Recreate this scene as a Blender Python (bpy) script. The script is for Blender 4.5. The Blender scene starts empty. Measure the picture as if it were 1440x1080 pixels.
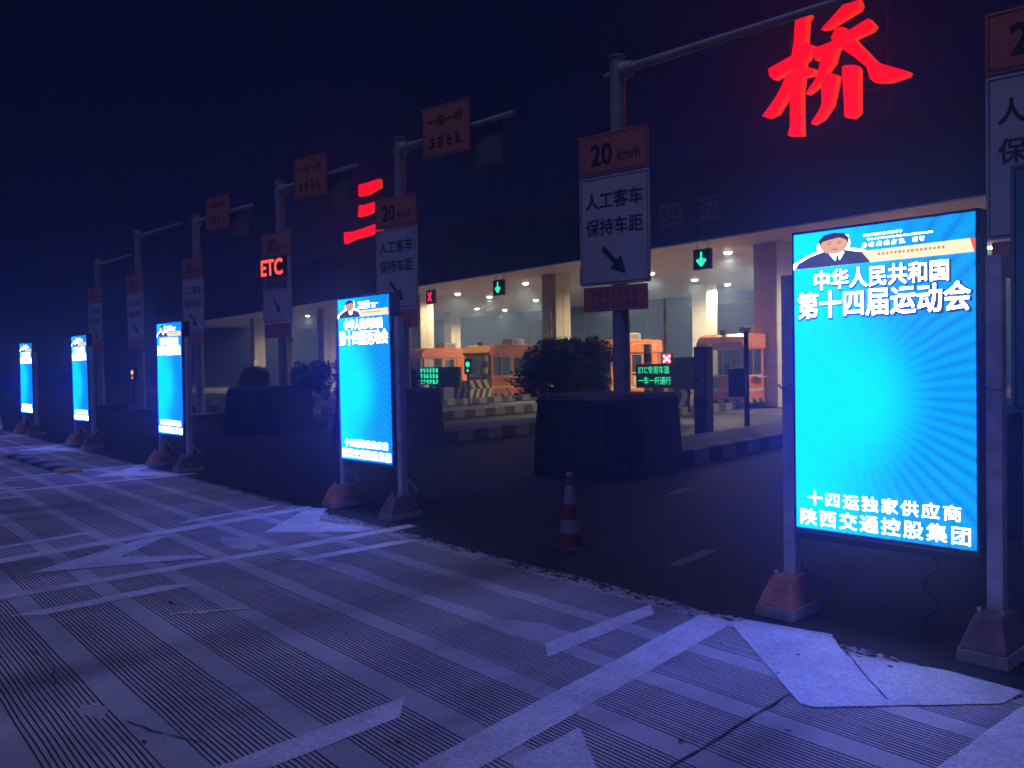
import bpy, bmesh, math, random
from mathutils import Matrix, Vector, Euler
random.seed(7)
R = math.radians
scene = bpy.context.scene
col = scene.collection

# ------------------------------------------------------------------ camera
cam_d = bpy.data.cameras.new('camera')
cam_d.sensor_width = 36.0
cam_d.lens = 30.0
cam_d.clip_start = 0.05
cam_d.clip_end = 2000
cam = bpy.data.objects.new('camera', cam_d)
col.objects.link(cam)
cam.matrix_world = (Matrix.Translation((0, 0, 1.70)) @ Matrix.Rotation(R(50), 4, 'Z')
                    @ Matrix.Rotation(R(90 - 1.32), 4, 'X') @ Matrix.Rotation(R(-1.013), 4, 'Z'))
scene.camera = cam

# ------------------------------------------------------------------ night sky
world = bpy.data.worlds.new('World')
scene.world = world
world.use_nodes = True
bg = world.node_tree.nodes['Background']
bg.inputs['Color'].default_value = (0.03, 0.10, 0.75, 1)
bg.inputs['Strength'].default_value = 0.016

# ------------------------------------------------------------------ soft blue fill lamp added overhead to brighten the apron
sun_d = bpy.data.lights.new('overhead_fill', 'SUN')
sun_d.energy = 0.80
sun_d.angle = R(30)
sun_d.color = (0.42, 0.42, 1.0)
sun = bpy.data.objects.new('overhead_fill', sun_d)
col.objects.link(sun)
sun.rotation_euler = Vector((-0.12, 0.32, -1.0)).to_track_quat('-Z', 'Y').to_euler()

scene.view_settings.view_transform = 'Standard'
scene.view_settings.look = 'None'
scene.view_settings.exposure = 0.0
scene.view_settings.gamma = 1.0
scene.view_settings.use_curve_mapping = False
scene.cycles.max_bounces = 4
scene.cycles.volume_bounces = 0
scene.cycles.sample_clamp_indirect = 4.0
scene.cycles.use_denoising = True

# ------------------------------------------------------------------ helpers
class MB:
    def __init__(s):
        s.v, s.f, s.m = [], [], []
    def poly(s, pts, mi=0):
        b = len(s.v); s.v += [tuple(p) for p in pts]
        s.f.append(tuple(range(b, b + len(pts)))); s.m.append(mi)
    def hexa(s, p, mi=0):
        # p: 8 points, 0-3 bottom ccw, 4-7 top ccw
        b = len(s.v); s.v += [tuple(q) for q in p]
        for f in ((3, 2, 1, 0), (4, 5, 6, 7), (0, 1, 5, 4), (1, 2, 6, 5), (2, 3, 7, 6), (3, 0, 4, 7)):
            s.f.append(tuple(b + i for i in f)); s.m.append(mi)
    def box(s, x0, x1, y0, y1, z0, z1, mi=0):
        s.hexa([(x0, y0, z0), (x1, y0, z0), (x1, y1, z0), (x0, y1, z0),
                (x0, y0, z1), (x1, y0, z1), (x1, y1, z1), (x0, y1, z1)], mi)
    def frustum(s, cx, cy, z0, z1, wx0, wy0, wx1, wy1, mi=0):
        a, b, c, d = wx0 / 2, wy0 / 2, wx1 / 2, wy1 / 2
        s.hexa([(cx - a, cy - b, z0), (cx + a, cy - b, z0), (cx + a, cy + b, z0), (cx - a, cy + b, z0),
                (cx - c, cy - d, z1), (cx + c, cy - d, z1), (cx + c, cy + d, z1), (cx - c, cy + d, z1)], mi)
    def tube(s, p0, p1, r0, r1=None, n=12, caps=True, mi=0):
        if r1 is None: r1 = r0
        p0, p1 = Vector(p0), Vector(p1)
        d = (p1 - p0).normalized()
        u = d.orthogonal().normalized(); w = d.cross(u)
        b = len(s.v)
        for p, r in ((p0, r0), (p1, r1)):
            for i in range(n):
                a = 2 * math.pi * i / n
                s.v.append(tuple(p + (u * math.cos(a) + w * math.sin(a)) * r))
        for i in range(n):
            j = (i + 1) % n
            s.f.append((b + i, b + j, b + n + j, b + n + i)); s.m.append(mi)
        if caps:
            s.f.append(tuple(b + i for i in reversed(range(n)))); s.m.append(mi)
            s.f.append(tuple(b + n + i for i in range(n))); s.m.append(mi)
    def path(s, pts, r, n=8):
        for a, b in zip(pts[:-1], pts[1:]): s.tube(a, b, r, n=n)
    def prism(s, pts, y0, y1, mi=0):
        # polygon in x,z extruded along y
        n = len(pts)
        area = sum(pts[i][0] * pts[(i + 1) % n][1] - pts[(i + 1) % n][0] * pts[i][1] for i in range(n))
        if area < 0: pts = pts[::-1]
        b = len(s.v)
        s.v += [(x, y0, z) for x, z in pts] + [(x, y1, z) for x, z in pts]
        s.f.append(tuple(b + i for i in range(n))); s.m.append(mi)
        s.f.append(tuple(b + n + i for i in reversed(range(n)))); s.m.append(mi)
        for i in range(n):
            j = (i + 1) % n
            s.f.append((b + j, b + i, b + n + i, b + n + j)); s.m.append(mi)
    def lathe(s, prof, cx=0, cy=0, n=20, mi=0):
        b = len(s.v)
        for r, z in prof:
            for i in range(n):
                a = 2 * math.pi * i / n
                s.v.append((cx + r * math.cos(a), cy + r * math.sin(a), z))
        for k in range(len(prof) - 1):
            for i in range(n):
                j = (i + 1) % n
                s.f.append((b + k * n + i, b + k * n + j, b + (k + 1) * n + j, b + (k + 1) * n + i)); s.m.append(mi)
        s.f.append(tuple(b + (len(prof) - 1) * n + i for i in range(n))); s.m.append(mi)
    def mesh(s, name, mats, bevel=0.0, smooth=False):
        me = bpy.data.meshes.new(name)
        me.from_pydata(s.v, [], s.f)
        if not isinstance(mats, (list, tuple)): mats = [mats]
        for m in mats: me.materials.append(m)
        for p, mi in zip(me.polygons, s.m): p.material_index = mi
        if bevel > 0:
            bm = bmesh.new(); bm.from_mesh(me)
            bmesh.ops.remove_doubles(bm, verts=bm.verts, dist=1e-5)
            es = [e for e in bm.edges if len(e.link_faces) == 2 and e.calc_face_angle(0) > 0.5]
            bmesh.ops.bevel(bm, geom=es, offset=bevel, segments=2, affect='EDGES', profile=0.7)
            bm.to_mesh(me); bm.free()
        if smooth:
            for p in me.polygons: p.use_smooth = True
        me.update()
        return me
    def build(s, name, mats, parent=None, bevel=0.0, smooth=False):
        return link(name, s.mesh(name, mats, bevel, smooth), parent)

def link(name, me, parent=None, loc=None, rot=None):
    o = bpy.data.objects.new(name, me)
    col.objects.link(o)
    if parent is not None: o.parent = parent
    if loc is not None: o.location = loc
    if rot is not None: o.rotation_euler = rot
    return o

def empty(name, loc=(0, 0, 0), rz=0.0):
    o = bpy.data.objects.new(name, None)
    o.empty_display_size = 0.3
    col.objects.link(o)
    o.location = loc; o.rotation_euler = (0, 0, rz)
    return o

def tag(o, label=None, cat=None, group=None, kind=None):
    if label: o['label'] = label
    if cat: o['category'] = cat
    if group: o['group'] = group
    if kind: o['kind'] = kind
    return o

def copy_tree(o, parent=None):
    c = o.copy(); col.objects.link(c); c.parent = parent
    for ch in list(o.children): copy_tree(ch, c)
    return c

_text_cache = {}
def text_mesh(body, width, height, mat, weight=0.0, spacing=1.0, y=0.0, depth=0.0, seg=3):
    """lettering as a flat mesh standing in the x,z plane, facing -y, centred on 0,0"""
    key = (body, width, height, mat.name, weight, spacing, y, depth)
    if key in _text_cache: return _text_cache[key]
    c = bpy.data.curves.new('lettering', 'FONT')
    c.body = body; c.space_character = spacing; c.resolution_u = seg
    c.fill_mode = 'FRONT'
    o = bpy.data.objects.new('lettering', c); col.objects.link(o)
    bpy.context.view_layer.update()
    me = bpy.data.meshes.new_from_object(o.evaluated_get(bpy.context.evaluated_depsgraph_get()))
    bpy.data.objects.remove(o); bpy.data.curves.remove(c)
    xs = [v.co.x for v in me.vertices]; ys = [v.co.y for v in me.vertices]
    cx, cy = (min(xs) + max(xs)) / 2, (min(ys) + max(ys)) / 2
    sx = width / (max(xs) - min(xs)); sy = height / (max(ys) - min(ys))
    base = [((v.co.x - cx) * sx, (v.co.y - cy) * sy) for v in me.vertices]
    fcs = [tuple(p.vertices) for p in me.polygons]
    me = bpy.data.meshes.new('lettering')
    vv, ff = [], []
    w = weight * height
    offs = [(0, 0)] if w <= 0 else [(0, 0), (w, w), (-w, w), (w, -w), (-w, -w)] + ([(w * 1.3, 0), (-w * 1.3, 0), (0, w * 1.3), (0, -w * 1.3)] if weight > .04 else [])
    for k, (ox, oz) in enumerate(offs):
        b0 = len(vv); vv += [(x + ox, y - .00006 * k, z + oz) for x, z in base]; ff += [tuple(b0 + i for i in f) for f in fcs]
    me.from_pydata(vv, [], ff)
    me.materials.clear(); me.materials.append(mat)
    for p in me.polygons: p.material_index = 0
    me.name = 'lettering'
    _text_cache[key] = me
    return me

# ------------------------------------------------------------------ materials
def nodes(m):
    m.use_nodes = True
    return m.node_tree.nodes, m.node_tree.links

def pbr(name, colr, rough=0.6, metal=0.0, var=0.25, scale=6.0, bump=0.0, bscale=60.0, spec=0.5, dirt=None, dscale=1.5, damt=0.5):
    m = bpy.data.materials.new(name); n, l = nodes(m)
    b = n['Principled BSDF']
    b.inputs['Roughness'].default_value = rough
    b.inputs['Metallic'].default_value = metal
    b.inputs['Specular IOR Level'].default_value = spec
    tc = n.new('ShaderNodeTexCoord')
    nz = n.new('ShaderNodeTexNoise'); nz.inputs['Scale'].default_value = scale; nz.inputs['Detail'].default_value = 6
    l.new(tc.outputs['Object'], nz.inputs['Vector'])
    mp = n.new('ShaderNodeMapRange'); mp.inputs['From Min'].default_value = 0.3; mp.inputs['From Max'].default_value = 0.7
    mp.inputs['To Min'].default_value = 1 - var; mp.inputs['To Max'].default_value = 1 + var
    l.new(nz.outputs['Fac'], mp.inputs['Value'])
    mx = n.new('ShaderNodeMix'); mx.data_type = 'RGBA'; mx.blend_type = 'MULTIPLY'; mx.inputs[0].default_value = 1
    mx.inputs[6].default_value = (*colr, 1)
    l.new(mp.outputs['Result'], mx.inputs[7])
    out = mx.outputs[2]
    if dirt:
        n2 = n.new('ShaderNodeTexNoise'); n2.inputs['Scale'].default_value = dscale; n2.inputs['Detail'].default_value = 8; n2.inputs['Roughness'].default_value = 0.65
        l.new(tc.outputs['Object'], n2.inputs['Vector'])
        rp = n.new('ShaderNodeMapRange'); rp.inputs['From Min'].default_value = 0.48; rp.inputs['From Max'].default_value = 0.68
        rp.inputs['To Max'].default_value = damt
        l.new(n2.outputs['Fac'], rp.inputs['Value'])
        m2 = n.new('ShaderNodeMix'); m2.data_type = 'RGBA'
        l.new(rp.outputs['Result'], m2.inputs[0]); l.new(out, m2.inputs[6]); m2.inputs[7].default_value = (*dirt, 1)
        out = m2.outputs[2]
    l.new(out, b.inputs['Base Color'])
    if bump > 0:
        n3 = n.new('ShaderNodeTexNoise'); n3.inputs['Scale'].default_value = bscale; n3.inputs['Detail'].default_value = 5
        l.new(tc.outputs['Object'], n3.inputs['Vector'])
        bp = n.new('ShaderNodeBump'); bp.inputs['Strength'].default_value = bump; bp.inputs['Distance'].default_value = 0.01
        l.new(n3.outputs['Fac'], bp.inputs['Height']); l.new(bp.outputs['Normal'], b.inputs['Normal'])
    return m

def glow(name, colr, strength, base=(0.02, 0.02, 0.02)):
    m = bpy.data.materials.new(name); n, l = nodes(m)
    b = n['Principled BSDF']
    b.inputs['Base Color'].default_value = (*base, 1)
    b.inputs['Roughness'].default_value = 0.5
    b.inputs['Emission Color'].default_value = (*colr, 1)
    b.inputs['Emission Strength'].default_value = strength
    return m

def striped(name, c1, c2, period, slope, rough=0.6):
    """painted diagonal warning stripes along local y and z, faded"""
    m = bpy.data.materials.new(name); n, l = nodes(m)
    b = n['Principled BSDF']; b.inputs['Roughness'].default_value = rough
    tc = n.new('ShaderNodeTexCoord'); sp = n.new('ShaderNodeSeparateXYZ'); l.new(tc.outputs['Object'], sp.inputs[0])
    a = n.new('ShaderNodeMath'); a.operation = 'ADD'; l.new(sp.outputs['X'], a.inputs[0]); l.new(sp.outputs['Y'], a.inputs[1])
    ml = n.new('ShaderNodeMath'); ml.operation = 'MULTIPLY_ADD'; l.new(sp.outputs['Z'], ml.inputs[0]); ml.inputs[1].default_value = slope; l.new(a.outputs[0], ml.inputs[2])
    md = n.new('ShaderNodeMath'); md.operation = 'FLOORED_MODULO'; l.new(ml.outputs[0], md.inputs[0]); md.inputs[1].default_value = period
    gt = n.new('ShaderNodeMath'); gt.operation = 'GREATER_THAN'; l.new(md.outputs[0], gt.inputs[0]); gt.inputs[1].default_value = period / 2
    nz = n.new('ShaderNodeTexNoise'); nz.inputs['Scale'].default_value = 7; nz.inputs['Detail'].default_value = 6; l.new(tc.outputs['Object'], nz.inputs['Vector'])
    mx = n.new('ShaderNodeMix'); mx.data_type = 'RGBA'; l.new(gt.outputs[0], mx.inputs[0]); mx.inputs[6].default_value = (*c1, 1); mx.inputs[7].default_value = (*c2, 1)
    mp = n.new('ShaderNodeMapRange'); mp.inputs['From Min'].default_value = 0.3; mp.inputs['From Max'].default_value = 0.7; mp.inputs['To Min'].default_value = 0.65; mp.inputs['To Max'].default_value = 1.1
    l.new(nz.outputs['Fac'], mp.inputs['Value'])
    m2 = n.new('ShaderNodeMix'); m2.data_type = 'RGBA'; m2.blend_type = 'MULTIPLY'; m2.inputs[0].default_value = 1
    l.new(mx.outputs[2], m2.inputs[6]); l.new(mp.outputs['Result'], m2.inputs[7])
    l.new(m2.outputs[2], b.inputs['Base Color'])
    return m

def road_material(name, c_lo, c_hi, stain, stain_amt, rough, bump, scale=0.9):
    m = bpy.data.materials.new(name); n, l = nodes(m)
    b = n['Principled BSDF']; b.inputs['Specular IOR Level'].default_value = 0.35
    tc = n.new('ShaderNodeTexCoord')
    big = n.new('ShaderNodeTexNoise'); big.inputs['Scale'].default_value = scale; big.inputs['Detail'].default_value = 9; big.inputs['Roughness'].default_value = 0.62
    l.new(tc.outputs['Object'], big.inputs['Vector'])
    rp = n.new('ShaderNodeValToRGB')
    rp.color_ramp.elements[0].position = 0.33; rp.color_ramp.elements[0].color = (*c_lo, 1)
    rp.color_ramp.elements[1].position = 0.68; rp.color_ramp.elements[1].color = (*c_hi, 1)
    l.new(big.outputs['Fac'], rp.inputs['Fac'])
    # tyre and oil stains drawn out along the lanes (y)
    mpg = n.new('ShaderNodeMapping'); mpg.inputs['Scale'].default_value = (1.3, 0.28, 1.0); mpg.inputs['Location'].default_value = (3.1, 1.7, 0)
    l.new(tc.outputs['Object'], mpg.inputs['Vector'])
    st = n.new('ShaderNodeTexNoise'); st.inputs['Scale'].default_value = 1.1; st.inputs['Detail'].default_value = 7
    l.new(mpg.outputs['Vector'], st.inputs['Vector'])
    sr = n.new('ShaderNodeMapRange'); sr.inputs['From Min'].default_value = 0.50; sr.inputs['From Max'].default_value = 0.72; sr.inputs['To Max'].default_value = stain_amt
    l.new(st.outputs['Fac'], sr.inputs['Value'])
    mx = n.new('ShaderNodeMix'); mx.data_type = 'RGBA'
    l.new(sr.outputs['Result'], mx.inputs[0]); l.new(rp.outputs['Color'], mx.inputs[6]); mx.inputs[7].default_value = (*stain, 1)
    # darker wheel tracks worn along each lane (lanes are 6.2 m apart along x)
    sx = n.new('ShaderNodeSeparateXYZ'); l.new(tc.outputs['Object'], sx.inputs[0])
    ad = n.new('ShaderNodeMath'); ad.operation = 'MULTIPLY_ADD'; l.new(sx.outputs['Y'], ad.inputs[0]); ad.inputs[1].default_value = 0.10; l.new(sx.outputs['X'], ad.inputs[2])
    wob = n.new('ShaderNodeTexNoise'); wob.inputs['Scale'].default_value = 0.7; wob.inputs['Detail'].default_value = 4; l.new(tc.outputs['Object'], wob.inputs['Vector'])
    aw = n.new('ShaderNodeMath'); aw.operation = 'MULTIPLY_ADD'; l.new(wob.outputs['Fac'], aw.inputs[0]); aw.inputs[1].default_value = 0.9; l.new(ad.outputs[0], aw.inputs[2])
    co = n.new('ShaderNodeMath'); co.operation = 'MULTIPLY'; l.new(aw.outputs[0], co.inputs[0]); co.inputs[1].default_value = 2 * math.pi / 1.55
    cs = n.new('ShaderNodeMath'); cs.operation = 'COSINE'; l.new(co.outputs[0], cs.inputs[0])
    tr = n.new('ShaderNodeMapRange'); tr.inputs['From Min'].default_value = -0.2; tr.inputs['From Max'].default_value = 1.0; tr.inputs['To Max'].default_value = 0.45
    l.new(cs.outputs[0], tr.inputs['Value'])
    tm = n.new('ShaderNodeMath'); tm.operation = 'MULTIPLY'; l.new(tr.outputs['Result'], tm.inputs[0]); l.new(st.outputs['Fac'], tm.inputs[1])
    m4 = n.new('ShaderNodeMix'); m4.data_type = 'RGBA'; l.new(tm.outputs[0], m4.inputs[0]); l.new(mx.outputs[2], m4.inputs[6]); m4.inputs[7].default_value = (*stain, 1)
    mx = m4
    # fine grain
    fn = n.new('ShaderNodeTexNoise'); fn.inputs['Scale'].default_value = 75; fn.inputs['Detail'].default_value = 6; fn.inputs['Roughness'].default_value = 0.75
    l.new(tc.outputs['Object'], fn.inputs['Vector'])
    fr = n.new('ShaderNodeMapRange'); fr.inputs['From Min'].default_value = 0.3; fr.inputs['From Max'].default_value = 0.7; fr.inputs['To Min'].default_value = 0.55; fr.inputs['To Max'].default_value = 1.4
    l.new(fn.outputs['Fac'], fr.inputs['Value'])
    m2 = n.new('ShaderNodeMix'); m2.data_type = 'RGBA'; m2.blend_type = 'MULTIPLY'; m2.inputs[0].default_value = 1
    l.new(mx.outputs[2], m2.inputs[6]); l.new(fr.outputs['Result'], m2.inputs[7])
    l.new(m2.outputs[2], b.inputs['Base Color'])
    rr = n.new('ShaderNodeMapRange'); rr.inputs['To Min'].default_value = rough - 0.12; rr.inputs['To Max'].default_value = rough + 0.15
    l.new(big.outputs['Fac'], rr.inputs['Value']); l.new(rr.outputs['Result'], b.inputs['Roughness'])
    bp = n.new('ShaderNodeBump'); bp.inputs['Strength'].default_value = bump; bp.inputs['Distance'].default_value = 0.006
    l.new(fn.outputs['Fac'], bp.inputs['Height']); l.new(bp.outputs['Normal'], b.inputs['Normal'])
    return m

def paint_material(name, colr, under):
    """road paint, rubbed through in patches to the concrete below"""
    m = bpy.data.materials.new(name); n, l = nodes(m)
    b = n['Principled BSDF']; b.inputs['Roughness'].default_value = 0.6
    tc = n.new('ShaderNodeTexCoord')
    a = n.new('ShaderNodeTexNoise'); a.inputs['Scale'].default_value = 2.2; a.inputs['Detail'].default_value = 10; a.inputs['Roughness'].default_value = 0.7
    l.new(tc.outputs['Object'], a.inputs['Vector'])
    r = n.new('ShaderNodeMapRange'); r.inputs['From Min'].default_value = 0.44; r.inputs['From Max'].default_value = 0.66; r.inputs['To Max'].default_value = 0.85
    l.new(a.outputs['Fac'], r.inputs['Value'])
    g = n.new('ShaderNodeTexNoise'); g.inputs['Scale'].default_value = 45; g.inputs['Detail'].default_value = 8; g.inputs['Roughness'].default_value = 0.72
    l.new(tc.outputs['Object'], g.inputs['Vector'])
    gr = n.new('ShaderNodeMapRange'); gr.inputs['From Min'].default_value = 0.35; gr.inputs['From Max'].default_value = 0.65; gr.inputs['To Min'].default_value = 0.62; gr.inputs['To Max'].default_value = 1.15
    l.new(g.outputs['Fac'], gr.inputs['Value'])
    mx = n.new('ShaderNodeMix'); mx.data_type = 'RGBA'; l.new(r.outputs['Result'], mx.inputs[0]); mx.inputs[6].default_value = (*colr, 1); mx.inputs[7].default_value = (*under, 1)
    m2 = n.new('ShaderNodeMix'); m2.data_type = 'RGBA'; m2.blend_type = 'MULTIPLY'; m2.inputs[0].default_value = 1
    l.new(mx.outputs[2], m2.inputs[6]); l.new(gr.outputs['Result'], m2.inputs[7]); l.new(m2.outputs[2], b.inputs['Base Color'])
    bp = n.new('ShaderNodeBump'); bp.inputs['Strength'].default_value = 0.25; bp.inputs['Distance'].default_value = 0.004
    l.new(g.outputs['Fac'], bp.inputs['Height']); l.new(bp.outputs['Normal'], b.inputs['Normal'])
    return m

def screen_material():
    """what the LED panel shows behind the lettering: cyan with a sunburst fanning out to the right"""
    m = bpy.data.materials.new('led_picture'); n, l = nodes(m)
    b = n['Principled BSDF']; b.inputs['Base Color'].default_value = (0.01, 0.01, 0.012, 1); b.inputs['Roughness'].default_value = 0.45
    tc = n.new('ShaderNodeTexCoord'); sp = n.new('ShaderNodeSeparateXYZ'); l.new(tc.outputs['Object'], sp.inputs[0])
    def mth(op, a, bb=None, c=None):
        k = n.new('ShaderNodeMath'); k.operation = op
        for i, v in enumerate((a, bb, c)):
            if v is None: continue
            if isinstance(v, (int, float)): k.inputs[i].default_value = v
            else: l.new(v, k.inputs[i])
        return k.outputs[0]
    dx = mth('ADD', sp.outputs['X'], 0.22); dz = mth('ADD', sp.outputs['Z'], -0.86)
    ang = mth('ARCTAN2', dz, dx)
    rad = mth('SQRT', mth('ADD', mth('MULTIPLY', dx, dx), mth('MULTIPLY', dz, dz)))
    ray = mth('SINE', mth('MULTIPLY_ADD', rad, 3.0, mth('MULTIPLY', ang, 62.0)))
    rays = mth('MULTIPLY_ADD', ray, 0.5, 0.5)
    fade = n.new('ShaderNodeMapRange'); fade.interpolation_type = 'SMOOTHSTEP'
    fade.inputs['From Min'].default_value = 0.12; fade.inputs['From Max'].default_value = 0.62
    l.new(rad, fade.inputs['Value'])
    side = n.new('ShaderNodeMapRange'); side.interpolation_type = 'SMOOTHSTEP'
    side.inputs['From Min'].default_value = -0.50; side.inputs['From Max'].default_value = 0.30
    l.new(sp.outputs['X'], side.inputs['Value'])
    f1 = mth('MULTIPLY', fade.outputs['Result'], side.outputs['Result'])
    f2 = mth('MULTIPLY', f1, mth('MULTIPLY_ADD', rays, 0.17, 0.83))
    rp = n.new('ShaderNodeMix'); rp.data_type = 'RGBA'
    l.new(f2, rp.inputs[0])
    rp.inputs[6].default_value = (0.0, 0.94, 17.0, 1)
    rp.inputs[7].default_value = (0.0, 0.30, 0.60, 1)
    l.new(rp.outputs[2], b.inputs['Emission Color'])
    b.inputs['Emission Strength'].default_value = 1.0
    return m

CONC = (0.40, 0.37, 0.37)
M = {}
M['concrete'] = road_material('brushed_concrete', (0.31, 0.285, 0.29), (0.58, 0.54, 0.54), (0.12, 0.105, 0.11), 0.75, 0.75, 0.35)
M['groove'] = pbr('groove_dirt', (0.07, 0.064, 0.066), 0.95, var=0.4, scale=3)
M['asphalt_shade'] = road_material('painted_shade_asphalt', (0.012, 0.012, 0.014), (0.028, 0.027, 0.029), (0.008, 0.008, 0.008), 0.5, 0.72, 0.6)  # near-black colour stands in for the shade behind the screens
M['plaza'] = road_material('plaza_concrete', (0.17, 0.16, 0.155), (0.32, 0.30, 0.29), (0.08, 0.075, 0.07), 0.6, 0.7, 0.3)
M['paint'] = paint_material('road_paint', (0.68, 0.66, 0.66), CONC)
M['paint_old'] = paint_material('worn_road_paint', (0.13, 0.13, 0.13), (0.05, 0.05, 0.05))
M['chevron'] = paint_material('chevron_paint', (0.62, 0.62, 0.63), CONC)
M['crack'] = pbr('crack_filler', (0.03, 0.03, 0.03), 0.9)
M['patch'] = road_material('patching_mortar', (0.24, 0.22, 0.22), (0.38, 0.35, 0.35), (0.14, 0.12, 0.12), 0.4, 0.8, 0.4)
M['cabinet'] = pbr('black_cabinet', (0.02, 0.022, 0.03), 0.45, var=0.15)
M['galv'] = pbr('galvanised_steel', (0.62, 0.58, 0.62), 0.42, 0.25, var=0.2, scale=9, dirt=(0.25, 0.2, 0.18), damt=0.4)
M['pole'] = pbr('pole_paint', (0.50, 0.48, 0.50), 0.35, 0.3, var=0.2, scale=5, dirt=(0.22, 0.17, 0.15), dscale=2.5, damt=0.5)
M['ballast'] = pbr('orange_ballast', (0.45, 0.17, 0.09), 0.75, var=0.35, scale=9, bump=0.3, dirt=(0.14, 0.1, 0.09), damt=0.7, dscale=5)
M['ballast_dark'] = pbr('dark_ballast', (0.16, 0.10, 0.11), 0.75, var=0.35, scale=9, bump=0.3)
M['band'] = pbr('white_band', (0.32, 0.29, 0.30), 0.7, var=0.25, scale=12, dirt=(0.2, 0.17, 0.16), dscale=6)
M['led'] = screen_material()
M['led_white'] = glow('led_white', (1.0, 0.95, 0.95), 13.0)
M['led_navy'] = glow('led_navy', (0.02, 0.08, 0.30), 0.5)
M['led_cream'] = glow('led_cream', (1.0, 0.86, 0.52), 1.15)
M['led_brown'] = glow('led_brown', (0.35, 0.18, 0.08), 0.6)
M['led_suit'] = glow('led_suit', (0.06, 0.07, 0.17), 0.8)
M['led_skin'] = glow('led_skin', (1.0, 0.52, 0.28), 0.85)
M['led_hair'] = glow('led_hair', (0.10, 0.05, 0.05), 0.5)
M['led_red'] = glow('led_red', (1.0, 0.12, 0.08), 0.9)
M['sign_white'] = pbr('white_sign_sheet', (0.62, 0.60, 0.62), 0.45, var=0.12, scale=3, dirt=(0.35, 0.3, 0.3), damt=0.35)
M['sign_orange'] = pbr('orange_sign_sheet', (0.62, 0.20, 0.10), 0.45, var=0.15, scale=3, dirt=(0.3, 0.12, 0.08), damt=0.35)
M['sign_ink'] = pbr('sign_ink', (0.02, 0.02, 0.04), 0.5)
M['sign_red_ink'] = pbr('sign_red_ink', (0.30, 0.06, 0.05), 0.5)
M['sign_teal'] = pbr('teal_board', (0.08, 0.26, 0.32), 0.5, var=0.15, scale=3)
M['etc'] = glow('etc_red', (1.0, 0.07, 0.03), 2.4)
M['letter_face'] = glow('letter_face', (1.0, 0.002, 0.012), 1.7, base=(0.4, 0.01, 0.01))
M['letter_side'] = glow('letter_side', (1.0, 0.04, 0.01), 1.0, base=(0.4, 0.02, 0.01))
M['fascia'] = pbr('fascia_panel', (0.022, 0.026, 0.045), 0.5, var=0.15, scale=2, dirt=(0.03, 0.03, 0.035), damt=0.4)
M['fascia_letter'] = pbr('unlit_letter', (0.20, 0.16, 0.20), 0.5)
M['ceiling'] = pbr('ceiling_panel', (0.42, 0.43, 0.50), 0.55, var=0.08, scale=1.2, dirt=(0.5, 0.46, 0.42), damt=0.4, dscale=0.6)
M['column'] = pbr('column_cladding', (0.66, 0.62, 0.50), 0.4, var=0.08, scale=2, dirt=(0.45, 0.42, 0.33), damt=0.35)
M['joint'] = pbr('dark_joint', (0.06, 0.06, 0.06), 0.8)
M['lamp_lens'] = glow('lamp_lens', (1.0, 0.93, 0.84), 30.0)
M['white_metal'] = pbr('white_metal', (0.65, 0.64, 0.62), 0.4, var=0.1)
M['booth_orange'] = pbr('booth_orange', (0.78, 0.20, 0.04), 0.4, var=0.12, scale=4)
M['booth_amber'] = glow('booth_amber', (1.0, 0.38, 0.03), 0.55, base=(0.7, 0.3, 0.04))
M['booth_cream'] = pbr('booth_cream', (0.70, 0.58, 0.36), 0.4, var=0.1)
M['booth_inside'] = pbr('booth_inside', (0.10, 0.11, 0.14), 0.7)
M['yellow'] = pbr('yellow_paint', (0.66, 0.42, 0.05), 0.5, var=0.2, scale=8)
M['black'] = pbr('black_paint', (0.022, 0.022, 0.024), 0.55, var=0.2)
M['dark_metal'] = pbr('dark_equipment', (0.045, 0.05, 0.065), 0.45, var=0.2)
M['grey_metal'] = pbr('grey_equipment', (0.16, 0.16, 0.18), 0.5, var=0.2)
M['hazard'] = striped('hazard_stripes', (0.62, 0.46, 0.10), (0.03, 0.03, 0.03), 0.46, 0.7)
M['hazard_cream'] = striped('faded_hazard_stripes', (0.62, 0.54, 0.36), (0.035, 0.03, 0.03), 0.40, -0.4)
M['kerb_light'] = pbr('kerb_pale', (0.24, 0.21, 0.17), 0.75, var=0.25, scale=5, bump=0.2)
M['kerb_dark'] = pbr('kerb_dark', (0.05, 0.05, 0.055), 0.75, var=0.3, scale=5, bump=0.2)
M['island'] = pbr('island_top', (0.10, 0.10, 0.10), 0.85, var=0.3, scale=3)
M['nose'] = pbr('nose_cover', (0.022, 0.024, 0.034), 0.6, var=0.4, scale=4, bump=0.4, bscale=12)
M['leaf'] = pbr('leaf', (0.020, 0.034, 0.016), 0.6, var=0.5, scale=4)
M['bark'] = pbr('bark', (0.05, 0.04, 0.03), 0.9)
M['green_led'] = glow('green_led', (0.02, 1.0, 0.45), 2.2)
M['green_led_dim'] = glow('green_led_text', (0.04, 1.0, 0.40), 1.1)
M['red_led'] = glow('red_led', (1.0, 0.02, 0.06), 3.5)
M['red_led_hot'] = glow('red_led_hot', (1.0, 0.30, 0.34), 4.0)
M['amber_led'] = glow('amber_led', (1.0, 0.33, 0.02), 3.0)
M['cone_red'] = pbr('cone_red', (0.17, 0.03, 0.04), 0.55, var=0.2, scale=6)
M['cone_white'] = pbr('cone_white', (0.24, 0.23, 0.24), 0.45, var=0.15, scale=6)
M['rubber'] = pbr('rubber', (0.03, 0.03, 0.03), 0.8)
M['bump_yellow'] = pbr('bump_yellow', (0.45, 0.24, 0.08), 0.75, var=0.3, scale=8)

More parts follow.
